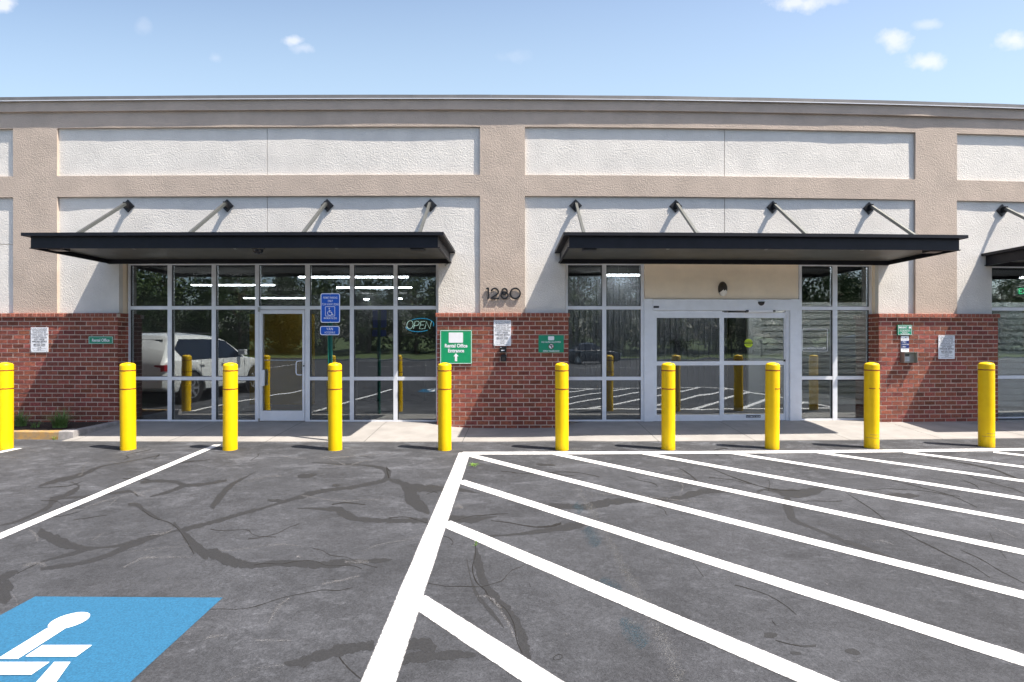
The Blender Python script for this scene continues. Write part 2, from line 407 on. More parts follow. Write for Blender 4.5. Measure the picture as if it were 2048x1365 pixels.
# ------------------------------------------------------------------ levels of the facade
YT, YW, YG = 10.185, 10.233, 10.45            # tan stucco, white panels, shopfront frame
YB = 10.14                                     # brick
zBrick = ZP(626, YB); zPanTop = ZP(392, YT); zMidTop = ZP(350, YT); zUpTop = ZP(253.5, YT)
zB1 = ZP(220, 10.15); zCop0 = ZP(199, 10.12); zCop1 = ZP(189.5, 10.1)
XL, XR = -15.5, 16.5
pil = [(-18.9, -18.1), (XP(26, YT), XP(114, YT)), (XP(960, YT), XP(1050, YT)), (XP(1831, YT), XP(1914, YT)), (XP(1914, YT) + 8.3, 17.9)]
opL = (XP(238, YW), XP(877, YW)); opR = (XP(1131, YW), XP(1757, YW)); op3 = (XP(1984, YW), 15.9)
zHead = ZP(525, YG)

def slab(mb, x0, x1, z0, z1, yf, depth, seed, amp=.003, res=.09, sc_=(.55, .8)):
    nx = max(1, int(round((x1 - x0) / res))); nz_ = max(1, int(round((z1 - z0) / res)))
    vs = []; fs = []
    for j in range(nz_ + 1):
        for i in range(nx + 1):
            x = x0 + (x1 - x0) * i / nx; z = z0 + (z1 - z0) * j / nz_
            d = amp * (noise.noise((x * sc_[0] + seed, z * sc_[1], seed * 1.7)) + .45 * noise.noise((x * 2.1 + seed, z * 2.4, seed)))
            vs.append((x, yf + d, z))
    w = nx + 1
    for j in range(nz_):
        for i in range(nx): a = j * w + i; fs.append((a, a + 1, a + w + 1, a + w))
    border = [i for i in range(w)] + [j * w + nx for j in range(1, nz_ + 1)] + [nz_ * w + i for i in range(nx - 1, -1, -1)] + [j * w for j in range(nz_ - 1, 0, -1)]
    o = len(vs)
    for b in border: vs.append((vs[b][0], yf + depth, vs[b][2]))
    k = len(border)
    for i in range(k): j = (i + 1) % k; fs.append((border[i], o + i, o + j, border[j]))
    mb.add(vs, fs)

bld = thing('storage_building', 'long low commercial building of tan and white stucco over red brick piers with black canopies', 'building', (0, 10.2, 0))
tan = MB(); white = MB()
pl_ = [(a, b) for a, b in pil if b > XL - 1 and a < XR + 1]
# tan: top band, middle band, pilasters
slab(tan, XL, XR, zUpTop, zB1 + .05, YT, .25, 3, .006)
for (a, b) in pl_: slab(tan, max(a, XL), min(b, XR), zBrick - .02, zUpTop, YT, .25, 3, .006)
gaps = []; xs = [XL] + [v for p in pl_ for v in p] + [XR]
xs = [min(max(x, XL), XR) for x in xs]
for i in range(0, len(xs) - 1, 2):
    if xs[i + 1] - xs[i] > .05: gaps.append((xs[i], xs[i + 1]))
for (a, b) in gaps: slab(tan, a, b, zPanTop, zMidTop, YT, .25, 3, .006)
tan.build('tan_stucco_band', 'stucco_tan', bld, bend=True)
# white panels with expansion joints
jl = [XP(534.5, YW)]; jr = [XP(1449, YW)]
J = .006
def split(a, b, js):
    out = []; c = a
    for j in js:
        if a < j < b: out.append((c, j - J)); c = j + J
    out.append((c, b)); return out
js = jl + jr + [-11.8, 13.2]
for (a, b) in gaps:
    for (p, q) in split(a, b, js):
        slab(white, p, q, zMidTop, zUpTop, YW, .1, 8, .007)
    zj = ZP(487, YW)
    for (p, q) in split(a, b, js):
        for (o0, o1) in (opL, opR, op3):
            if o0 < q and o1 > p: break
        else:
            o0 = o1 = None
        if o0 is None:
            slab(white, p, q, zBrick - .02, zj - J, YW, .1, 8, .007); slab(white, p, q, zj + J, zPanTop, YW, .1, 8, .007); continue
        zc = zHead + .012
        slab(white, p, q, zc, zPanTop, YW, .1, 8, .007)
        if p < o0: slab(white, p, o0, zBrick - .02, zc, YW, .1, 8, .007)
        if q > o1: slab(white, o1, q, zBrick - .02, zc, YW, .1, 8, .007)
white.build('white_stucco_panels', 'stucco_white', bld, bend=True)
bk = MB(); bk.box(XL, XR, YW + .03, YW + .2, zHead + .25, zB1, .5)
for (a, b) in ((XL, opL[0] - .03), (opL[1] + .03, opR[0] - .03), (opR[1] + .03, op3[0] - .03)): bk.box(a, b, YW + .03, YW + .37, 0, zHead + .249, .5)
bk.build('joint_backing', 'stucco_reveal', bld, bend=True)
rv = MB()                                            # reveals and heads of the openings
for (a, b) in (opL, opR, op3):
    rv.box(a - .026, a + .003, YW + .102, YW + .36, -.05, zHead + .01)
    rv.box(b - .003, b + .026, YW + .102, YW + .36, -.05, zHead + .01)
    rv.box(a - .02, b + .02, YW + .102, YW + .36, zHead + .012, zHead + .24)
rv.build('opening_reveal', 'stucco_reveal', bld, bend=True)
cn = MB(); slab(cn, XL - .03, XR + .03, zB1, zCop0 + .01, 10.140, .3, 21, .012, .12, (.8, .3)); cn.build('cornice', 'stucco_tan', bld, bend=True)
cp = MB()
xs_c = [XL - .05] + [XP(p, 10.1) for p in (322, 650, 982, 1310, 1629, 1936)] + [XR + .05]
xs_c.insert(1, xs_c[1] - 3.1)
for a, b in zip(xs_c, xs_c[1:]):
    sl_ = MB(); slab(cp, a + .002, b - .002, zCop0 + .012, zCop1, 10.104, .5, 33, .009, .12, (.9, .2))
cp.build('roof_coping', 'coping', bld, bend=True)
dr = MB(); dr.box(XL - .05, XR + .05, 10.092, 10.115, zCop0, zCop0 + .011, .5); dr.build('drip_edge', 'aluminium', bld, bend=True)
rf = MB(); rf.box(XL, XR, 10.6, 24, 5.9, 6.1, 1); rf.build('roof', 'conc_roof', bld, bend=True)
sh = MB(); sh.box(XL, XL + .2, 10.5, 24, -.1, 5.9); sh.box(XR - .2, XR, 10.5, 24, -.1, 5.9); sh.box(XL, XR, 24, 24.2, -.1, 5.9, 1)
sh.build('outer_wall', 'stucco_tan', bld, bend=True)

# ------------------------------------------------------------------ brick piers, every brick modelled
def brick_face(mb, mt, u0, u1, z0, z1, fn, bw=.224, bh=.0874, jt=.015, off=0, rowlock=False):
    """fn(u, out, z) -> world; out = metres proud of the mortar plane."""
    rows = int(math.ceil((z1 - z0) / bh))
    for r in range(rows):
        zt = z1 - r * bh; zb = max(z0, zt - bh + jt)
        if zt - zb < .01: continue
        s = u0 - (bw * ((r % 2) * .5 + off)) % bw
        s += random.uniform(-.004, .004)
        while s < u1:
            a = max(s, u0); b = min(s + bw - jt, u1 + 0)
            if u1 - b < jt: b = u1
            if b - a > .012:
                k = random.choice((1, 1, 1, .8, .9, 1.15, 1.25, .7)) * random.uniform(.9, 1.1); col = (k, k * random.uniform(.88, 1.12), k * random.uniform(.85, 1.15))
                dz = random.uniform(-.0015, .0015); nu = 4; nv = 2; vs = []; fs = []
                tilt = random.uniform(-.0022, .0022); tz = random.uniform(-.0015, .0015)
                for j in range(nv + 1):
                    for i in range(nu + 1):
                        u = a + (b - a) * i / nu; z = zb + (zt - zb) * j / nv + dz
                        if i not in (0, nu): z += random.uniform(-.0012, .0012)
                        o = .0045 + tilt * (i / nu - .5) * 2 + tz * (j - 1) + random.uniform(-.0012, .0012)
                        vs.append(fn(u, o, z))
                w = nu + 1
                for j in range(nv):
                    for i in range(nu): q = j * w + i; fs.append((q, q + 1, q + w + 1, q + w))
                bo = [i for i in range(w)] + [j * w + nu for j in range(1, nv + 1)] + [nv * w + i for i in range(nu - 1, -1, -1)] + [j * w for j in range(nv - 1, 0, -1)]
                base = len(vs)
                for j in range(nv + 1):
                    pass
                us = {}
                for j in range(nv + 1):
                    for i in range(nu + 1): us[j * w + i] = (a + (b - a) * i / nu, zb + (zt - zb) * j / nv + dz)
                for q in bo: vs.append(fn(us[q][0], -.01, us[q][1]))
                kk = len(bo)
                for i in range(kk): j = (i + 1) % kk; fs.append((bo[i], base + i, base + j, bo[j]))
                mb.add(vs, fs); mb.col += [col] * len(vs)
            s += bw
def pier(x0, x1, zb, left_ret, right_ret):
    m = MB(); m.col = []; mo = MB()
    zt = zBrick - .082
    brick_face(m, mo, x0, x1, zb, zt, lambda u, o, z: (u, YB + .0045 - o, z), off=random.choice((0, .25)))
    mo.box(x0 + .006, x1 - .006, YB + .0045, YB + .33, zb, zt + .01, .5)
    # rowlock cap: bricks on edge, standing proud
    s = x0 - .02; 
    while s < x1 + .02:
        e = min(s + .0775, x1 + .02); 
        if e - s > .03:
            k = random.uniform(.85, 1.4); o = len(m.v)
            yy_ = YB - .040 + random.uniform(-.002, .002); zz = zBrick - .004 + random.uniform(-.002, .001)
            m.add([(s, yy_, zt + .004), (e, yy_, zt + .004), (e, YB + .05, zt + .004), (s, YB + .05, zt + .004), (s, yy_ + .004, zz - .006), (e, yy_ + .004, zz - .006), (e, YB + .05, zz + .004), (s, YB + .05, zz + .004)],
                  [(0, 1, 5, 4), (1, 2, 6, 5), (3, 0, 4, 7), (4, 5, 6, 7), (2, 3, 7, 6), (0, 3, 2, 1)])
            m.col += [(k, k * 1.08, k * 1.05)] * 8
        s += .0875
    mo.box(x0 - .014, x1 + .014, YB - .034, YB + .048, zt - .004, zBrick - .012, .5)
    if left_ret: brick_face(m, mo, YB + .006, YB + .33, zb, zt + .08, lambda u, o, z: (x0 - o + .006, u, z), off=.5)
    if right_ret: brick_face(m, mo, YB + .006, YB + .33, zb, zt + .08, lambda u, o, z: (x1 + o - .006, u, z), off=.5)
    m.build('brick_pier', 'brick', bld, bend=True)
    mo.build('mortar', 'mortar', [c for c in bld.children if c.name.startswith('brick_pier')][-1], bend=True)
xb = XP(235.5, YB)
pier(XL, xb, -.1, False, True)
pier(XP(874, YB), XP(1137, YB), -.14, True, True)
pier(XP(1757.5, YB), XP(1996, YB), -.1, True, True)

# ------------------------------------------------------------------ shopfronts
zf = lambda y: ZP(y, YG)
zr = [0.0, zf(840), zf(761), zf(754), zf(619.5), zf(612.5), zf(530.5), zf(525)]
y0f, y1f = YG - .03, YG + .07
def frame_bars(mb, verts, doorcell=None, z_sill=0.0):
    """verts: list of (x0,x1) vertical bars; horizontals butt between them."""
    for i, (a, b) in enumerate(verts): mb.box(a, b, y0f, y1f, z_sill, zr[7])
    panes = []
    for i in range(len(verts) - 1):
        a = verts[i][1]; b = verts[i + 1][0]
        rows = [(zr[0], zr[1]), (zr[2], zr[3]), (zr[4], zr[5]), (zr[6], zr[7])]
        if i == doorcell: rows = rows[2:]
        for (p, q) in rows: mb.box(a, b, y0f + .004, y1f - .004, p, q)
        pr = [(zr[1], zr[2]), (zr[3], zr[4]), (zr[5], zr[6])]
        if i == doorcell: pr = pr[2:]
        for (p, q) in pr: panes.append((a, b, p, q))
    return panes
def panes_obj(panes, parent, name='glass'):
    gm = MB()
    for (a, b, p, q) in panes: gm.box(a - .008, b + .008, YG + .015, YG + .021, p - .008, q + .008, None)
    return gm.build(name, 'glass', parent, bend=True)
def vb(*pxs): return [(XP(a, YG), XP(b, YG)) for a, b in pxs]
m = MB()
vL = vb((258, 262.5), (337, 345), (425, 433), (511.5, 519), (611.5, 620.5), (700.5, 708.5), (787.5, 795.5), (872.5, 878))
pn = frame_bars(m, vL, doorcell=3); fo = m.build('office_shopfront', 'aluminium', bld, bend=True); fo['label'] = 'office glazing of seven bays with a door'
panes_obj(pn, fo)
# dark gasket lines round panes
def gasket(panes, parent):
    k = MB()
    for (a, b, p, q) in panes:
        t = .009; y = YG - .012
        k.box(a, a + t, y, YG + .014, p, q); k.box(b - t, b, y, YG + .014, p, q); k.box(a + t, b - t, y, YG + .014, p, p + t); k.box(a + t, b - t, y, YG + .014, q - t, q)
    k.build('gasket', 'int_dark', parent, bend=True)
gasket(pn, fo)
m = MB(); vR1 = vb((1131, 1135.5), (1204, 1212), (1281, 1287)); pn = frame_bars(m, vR1); fr1 = m.build('side_window', 'aluminium', bld, bend=True)
fr1['label'] = 'glazing left of the sliding door'; panes_obj(pn, fr1); gasket(pn, fr1)
m = MB(); vR2 = vb((1597, 1602), (1664, 1673), (1736.5, 1744)); pn = frame_bars(m, vR2); fr2 = m.build('side_window', 'aluminium', bld, bend=True)
fr2['label'] = 'glazing right of the sliding door'; panes_obj(pn, fr2); gasket(pn, fr2)
m = MB(); x3 = op3[0] + .02; v3 = [(x3, x3 + .05)] + [(x3 + .05 + 1.2 * i - .035, x3 + .05 + 1.2 * i + .035) for i in range(1, 5)] + [(op3[1] - .1, op3[1] - .02)]
pn = frame_bars(m, v3); fr3 = m.build('end_shopfront', 'aluminium', bld, bend=True); panes_obj(pn, fr3); gasket(pn, fr3)

# office door
dx0, dx1 = XP(519, YG), XP(611.5, YG); zt = zr[4]
m = MB(); gx0, gx1 = XP(525.5, YG), XP(606, YG); gz0, gz1 = zf(822), zf(628)
dx0 += .012; dx1 -= .012; zt -= .012
m.box(dx0, gx0, YG - .035, YG + .01, .015, zt); m.box(gx1, dx1, YG - .035, YG + .01, .015, zt)
m.box(gx0, gx1, YG - .033, YG + .008, .015, gz0); m.box(gx0, gx1, YG - .033, YG + .008, gz1, zt)
dr_ = m.build('office_door', 'aluminium', bld, bend=True, bevel=.003)
panes_obj([(gx0, gx1, gz0, gz1)], dr_); 
m = MB(); hx = XP(600, YG)
m.tube([(hx + .05, YG - .035, zf(722)), (hx + .03, YG - .085, zf(722)), (hx - .02, YG - .105, zf(723)), (hx - .035, YG - .105, zf(727)), (hx - .035, YG - .105, zf(745)), (hx - .02, YG - .105, zf(749)), (hx + .03, YG - .085, zf(750)), (hx + .05, YG - .035, zf(750))], .0105, 8)
m.build('pull_handle', 'aluminium', dr_, bend=True, smooth=True)
m = MB(); m.prism(rrect(XP(524.5, YG), XP(531.5, YG), zf(772), zf(740), .015), YG - .07, YG - .037); m.build('push_plate', 'aluminium', dr_, bend=True)
m = MB(); m.box(gx0, gx1, YG + .05, YG + .09, zf(722.5), zf(720)); m.build('panic_bar', 'aluminium', dr_, bend=True)
m = MB(); m.lathe([(.0, -.004), (.016, -.004), (.016, .004), (.0, .004)], 12); m2 = MB(); m2.add([(x + XP(609, YG), YG - .04 + z, y + zf(732)) for x, y, z in m.v], m.f); m2.build('lock', 'black', dr_, bend=True)
m = MB(); m.box(XP(518, YG), XP(522, YG), YG - .05, YG - .036, zf(624), zf(615)); m.build('pivot_hinge', 'steel', dr_, bend=True); m = MB(); m.box(XP(518.5, YG), XP(521.5, YG), YG - .05, YG - .036, zf(843), zf(837)); m.build('pivot_hinge', 'steel', dr_, bend=True)

# sliding door assembly
def bx(mb, p0, p1, q0, q1, ya, yb): mb.box(XP(p0, YG), XP(p1, YG), ya, yb, zf(q1), zf(q0))
m = MB()
bx(m, 1287, 1304, 598, 845, YG - .06, YG + .12); bx(m, 1577.5, 1597, 598, 845, YG - .06, YG + .12)
bx(m, 1304, 1577.5, 599, 621, YG - .075, YG + .10)
bx(m, 1304, 1307.5, 621, 845, YG - .04, YG + .08); bx(m, 1571, 1577.5, 621, 845, YG - .02, YG + .08)
sd = m.build('sliding_door', 'aluminium', bld, bend=True, bevel=.002)
m = MB(); yA, yB_ = YG - .035, YG + .005
for (a, b, c, d) in ((1307.5, 1312.5, 621.5, 843), (1438.5, 1443, 621.5, 843), (1312.5, 1438.5, 621.5, 636), (1312.5, 1438.5, 723.5, 731.5), (1312.5, 1438.5, 831, 843)): bx(m, a, b, c, d, yA, yB_)
lf = m.build('door_leaf', 'aluminium', sd, bend=True)
m = MB(); yA, yB_ = YG + .0, YG + .04
for (a, b, c, d) in ((1443.5, 1448, 624, 843), (1568.5, 1571, 624, 843), (1448, 1568.5, 625, 635.5), (1448, 1568.5, 723, 731), (1448, 1568.5, 831, 843)): bx(m, a, b, c, d, yA, yB_)
rl = m.build('door_leaf', 'aluminium', sd, bend=True)
gmm = MB()
for (a, b, c, d) in ((1312, 1439, 635, 724.5), (1312, 1439, 730.5, 832)): gmm.box(XP(a, YG), XP(b, YG), YG - .018, YG - .012, zf(d), zf(c), None)
for (a, b, c, d) in ((1447, 1569, 635, 724.5), (1447, 1569, 730.5, 832)): gmm.box(XP(a, YG), XP(b, YG), YG + .018, YG + .024, zf(d), zf(c), None)
gmm.build('glass', 'glass', sd, bend=True)
m = MB(); xs0 = XP(1519, YG); zc = zf(604)
m.add([], [])
vs = []; 
for j in range(7):
    ph = R(90 * j / 6)
    for i in range(13):
        a = R(180 + 180 * i / 12); vs.append((xs0 + .068 * math.cos(a) * math.cos(ph), YG - .075 - .05 * math.sin(ph), zc + .075 * math.sin(a) * math.cos(ph)))
fs = [(j * 13 + i, j * 13 + i + 1, (j + 1) * 13 + i + 1, (j + 1) * 13 + i) for j in range(6) for i in range(12)]
m.add(vs, fs); m.box(xs0 - .068, xs0 + .068, YG - .10, YG - .075, zc, zc + .006)
m.build('motion_sensor', 'black', sd, bend=True, smooth=True)
m = MB(); bx(m, 1493, 1541, 620, 625, YG - .10, YG - .078); m.build('sensor_bar', 'sign_white', sd, bend=True)
m = MB(); bx(m, 1488, 1493, 620.5, 624, YG - .10, YG - .078); m.build('sensor_cap', 'black', sd, bend=True); m = MB(); bx(m, 1541, 1546, 620.5, 624, YG - .10, YG - .078); m.build('sensor_cap', 'black', sd, bend=True)
m = MB(); bx(m, 1305, 1316, 612.5, 616.5, YG - .079, YG - .076); m.build('label_plate', 'ink', sd, bend=True); m = MB(); bx(m, 1492, 1521, 832.5, 837.5, YG - .004, YG - .001); m.build('label_plate', 'ink', sd, bend=True)
m = MB(); text_into(m, 'AUTOMATIC DOOR', XP(1506.5, YG), zf(836.6), .04, YG - .006, squeeze=.78, bold=.01); m.build('lettering', 'sign_white', sd, bend=True)
m = MB(); bx(m, 1566.5, 1569.5, 720, 724, YG - .03, YG - .001); m.build('lock', 'black', sd, bend=True)
# tan wall above the sliding doors
m = MB(); slab(m, XP(1289, YG), XP(1595, YG), zf(598) + .004, zHead, YG - .025, .12, 14, .001); m.build('door_header_wall', 'stucco_reveal', bld, bend=True)

# ------------------------------------------------------------------ interior
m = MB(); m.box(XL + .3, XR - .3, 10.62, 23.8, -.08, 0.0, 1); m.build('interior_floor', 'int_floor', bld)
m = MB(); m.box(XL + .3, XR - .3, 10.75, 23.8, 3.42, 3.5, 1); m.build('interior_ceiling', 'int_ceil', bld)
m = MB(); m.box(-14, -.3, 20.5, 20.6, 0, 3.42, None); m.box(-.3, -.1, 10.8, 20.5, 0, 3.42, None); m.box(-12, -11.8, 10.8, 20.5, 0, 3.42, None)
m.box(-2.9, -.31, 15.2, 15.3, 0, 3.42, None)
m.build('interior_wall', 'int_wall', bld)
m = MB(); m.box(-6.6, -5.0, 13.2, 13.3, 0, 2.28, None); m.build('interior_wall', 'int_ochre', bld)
m = MB(); m.box(-4.05, -2.2, 15.1, 15.16, 1.3, 2.2, None); m.build('television', 'int_dark', bld)
# right room: ribbed wall, dark column, roll-up doors
m = MB(); x = .55
while x < 5.3:
    m.box(x, x + .05, 12.93, 13.0, 0, 3.2, None); m.box(x + .05, x + .14, 12.965, 13.0, 0, 3.2, None); x += .14
m.build('corrugated_wall', 'corrugated', bld)
m = MB(); m.box(5.35, 5.62, 12.6, 13.0, 0, 3.3, None); m.build('interior_column', 'int_dark', bld)
m = MB(); m.box(5.66, 5.95, 12.55, 13.0, 0, 3.3, None); m.build('interior_column', 'shutter', bld)
def shutter(x0, x1, y):
    m = MB(); z = .05
    while z < 2.38:
        m.box(x0, x1, y, y + .03, z, z + .120, 1); m.box(x0, x1, y + .06, y + .07, z + .118, z + .152, 1); z += .15
    return m.build('rollup_door', 'shutter', bld)
shutter(5.96, 8.9, 12.85); shutter(9.2, 12.2, 12.5); shutter(12.4, 15.4, 12.5)
m = MB(); m.box(5.95, 15.6, 12.9, 13.2, 2.4, 2.55, 1); m.box(8.9, 9.2, 12.6, 12.9, 0, 2.4, None); m.build('door_header', 'shutter', bld)
def strip(x0, x1, y, z, th=.05):
    o = thing('strip_light', None, 'ceiling light', ((x0 + x1) / 2, y, z), group='ceiling strip lights seen through the glass')
    h = MB(); h.box(x0, x1, y - .05, y + .05, z + .02, z + .06, None); h.build('housing', 'int_dark', o)
    l_ = MB(); l_.box(x0 + .01, x1 - .01, y - .035, y + .035, z - .01, z + .018, None); l_.build('diffuser', 'lamp', o)
    for xx in (x0 + .3, x1 - .3):
        w_ = MB(); w_.tube([(xx, y, z + .06), (xx, y, 3.42)], .004, 4); w_.build('cable', 'steel', o)
    return o
def at_i(px, Y): return (px - 1024) / F * Y
lights = [(597, 817, 555, 'longest lit strip light high in the office, right of the door'), (673, 848, 576, 'lit strip light just under the longest one in the office'),
          (383, 549, 571, 'lit strip light above the left office windows'), (487, 612, 597, 'lower strip light above the office door'),
          (1212, 1281, 551, 'strip light at the top of the window left of the sliding door'), (1154, 1253, 567, 'second strip light below in the window left of the sliding door')]
for (a, b, py, lab) in lights:
    h = 1.57; Y = h * F / (682.5 - py)
    o = strip(at_i(a, Y), at_i(b, Y), Y, EYE + h); o['label'] = lab
for (a, py) in ((733, 599), (799, 598), (863, 598), (765, 608), (822, 607), (697, 607)):
    h = 1.6; Y = h * F / (682.5 - py); x = at_i(a, Y)
    q = MB(); q.box(x - .09, x + .09, Y - .09, Y + .09, 3.19, 3.215, None)
    o = q.build('downlight', 'lamp'); tag(o, 'small lit square downlight in the office ceiling behind the right-hand panes', 'ceiling light', 'small office downlights')
# fluorescent + exit sign in the far right room
m = MB(); tag(m.build('interior_panel', 'int_dark', bld), kind=None) if False else None
ex = thing('exit_sign', 'green lit exit sign hanging inside the window at the far right', 'sign', (at_i(2040, 11.9), 11.9, 2.73))
q = MB(); X0 = at_i(2032, 11.9); q.box(X0, X0 + .42, 11.88, 11.92, 2.62, 2.84, None); q.build('frame', 'steel', ex)
q = MB(); q.box(X0 + .02, X0 + .40, 11.872, 11.879, 2.64, 2.82, None); q.build('sign_face', 'int_dark', ex)
q = MB(); text_into(q, 'EXIT', X0 + .21, 2.665, .18, 11.868, bold=.02); q.build('lettering', 'exit', ex)
for (xa_, ya_) in ((1.2, 11.4), (6.0, 11.4), (3.6, 11.9), (10.2, 11.3), (13.0, 11.3)): o = strip(xa_, xa_ + 2.4, ya_, 3.33); o['label'] = 'strip light added out of view to brighten the right-hand room, hidden by the canopy'  # added lamps, out of sight, that lift the light level of the right-hand room
o = strip(at_i(2042, 12.1), at_i(2042, 12.1) + 1.2, 12.1, 3.05); o['label'] = 'strip light above the exit sign at the far right'
# desk in the office
ds = thing('reception_desk', 'dark reception desk inside the office behind the right-hand panes', 'desk', (-3.2, 14.2, 0))
q = MB(); q.box(-4.1, -2.3, 13.95, 14.0, 0, 1.05, None); q.build('front_panel', 'int_dark', ds)
q = MB(); q.box(-4.2, -2.2, 13.9, 14.6, 1.05, 1.09, None); q.build('desk_top', 'int_wall', ds)

# neon OPEN sign behind the glass
YN = YG + .06
nx0, nz0 = XP(840, YN), ZP(651, YN)
neon = thing('neon_open_sign', 'italic neon OPEN sign in a blue ellipse behind the right-most office pane', 'neon sign', (nx0, YN + g(nx0), nz0))
s = .0101
def NP(x, y): X = XP(x, YN); return (X, YN, ZP(y, YN))
def ell(cx, cy, rx, ry, a0, a1, tilt=-4, n=24):
    out = []
    for i in range(n + 1):
        a = R(a0 + (a1 - a0) * i / n); x = rx * math.cos(a); y = ry * math.sin(a); t = R(tilt)
        out.append(NP(cx + x * math.cos(t) - y * math.sin(t), cy + x * math.sin(t) + y * math.cos(t)))
    return out
q = MB(); q.tube(ell(839.5, 650.5, 28, 13.2, -122, 18), .008, 6); q.tube(ell(839.5, 650.5, 28.5, 13.2, 58, 172), .008, 6); q.build('ellipse_tube', 'neon_blue', neon, bend=True, smooth=True)
q = MB()
q.tube(ell(820, 650, 6.2, 8.2, 0, 360, 12), .006, 6, cap=False)
q.tube([NP(827, 658), NP(830.3, 643), NP(834, 642.6), NP(837.5, 643.5), NP(838.6, 647), NP(836.5, 650.5), NP(833, 651.6), NP(829, 651.6)], .006, 6)
q.tube([NP(850.5, 643.3), NP(842, 643.3), NP(838.8, 658), NP(847, 658)], .006, 6); q.tube([NP(841, 650.5), NP(847.5, 650.5)], .006, 6)
q.tube([NP(849.5, 658), NP(853, 643.5), NP(859.5, 657.8), NP(863, 643.5)], .006, 6)
q.build('letter_tubes', 'neon_white', neon, bend=True, smooth=True)
# no smoking decal, caution sticker, small notice on the glass
YD = YG + .0135
dc = thing('no_smoking_decal', 'white outlined NO SMOKING PLEASE decal on the pane right of the sliding door', 'decal', (XP(1630, YD), YD + g(XP(1630, YD)), ZP(703, YD)))
q = MB(); rring(q, XP(1604.5, YD), XP(1655.5, YD), ZP(703.5, YD), ZP(657.5, YD), .03, .009, YD - .003, YD); q.build('outline', 'sign_white', dc, bend=True)
q = MB(); text_into(q, 'NO SMOKING PLEASE', XP(1627, YD), ZP(699.5, YD), .052, YD - .002, squeeze=.86, bold=.015); rring(q, XP(1649.2, YD) - .026, XP(1649.2, YD) + .026, ZP(697, YD) - .026, ZP(697, YD) + .026, .0259, .006, YD - .003, YD - .001)
q.bar((XP(1649.2, YD) - .018, YD - .002, ZP(697, YD) + .018), (XP(1649.2, YD) + .018, YD - .002, ZP(697, YD) - .018), .002, .006)
q.build('lettering', 'sign_white', dc, bend=True)
YS = YG + .016
st = thing('caution_sticker', 'round yellow-green caution sticker on the right sliding door leaf', 'sticker', (XP(1497, YS), YS + g(XP(1497, YS)), ZP(687, YS)))
q = MB(); cx, cz = XP(1497, YS), ZP(687, YS); q.prism([(cx + .088 * math.cos(R(a)), cz + .088 * math.sin(R(a))) for a in range(0, 360, 12)], YS - .002, YS); q.build('disc', 'sticker', st, bend=True)
q = MB(); q.box(cx - .09, cx + .09, YS - .003, YS - .0022, cz - .014, cz + .018); text_into(q, 'AUTOMATIC', cx, cz + .03, .03, YS - .003, bold=.01); text_into(q, 'DOOR', cx, cz - .048, .034, YS - .003, bold=.01); q.build('print', 'ink', st, bend=True)
q = MB(); text_into(q, 'CAUTION', cx, cz - .008, .03, YS - .0036, bold=.01, spacing=1.15); q.build('lettering', 'sticker', st, bend=True)
YS = 12.85
nt_ = thing('small_notice', 'small black lettering on the wall seen through the left sliding door leaf', 'notice', (at_i(1362, YS), YS, ZP(690, YS)))
q = MB(); text_into(q, 'Moving', at_i(1362, YS), ZP(689, YS), .19, YS + .02, bold=.03); text_into(q, 'Carts', at_i(1362, YS), ZP(695, YS), .13, YS + .02, bold=.03)
q.box(at_i(1361, YS), at_i(1363, YS), YS + .015, YS + .02, ZP(701, YS), ZP(696.5, YS)); q.build('lettering', 'ink', nt_)

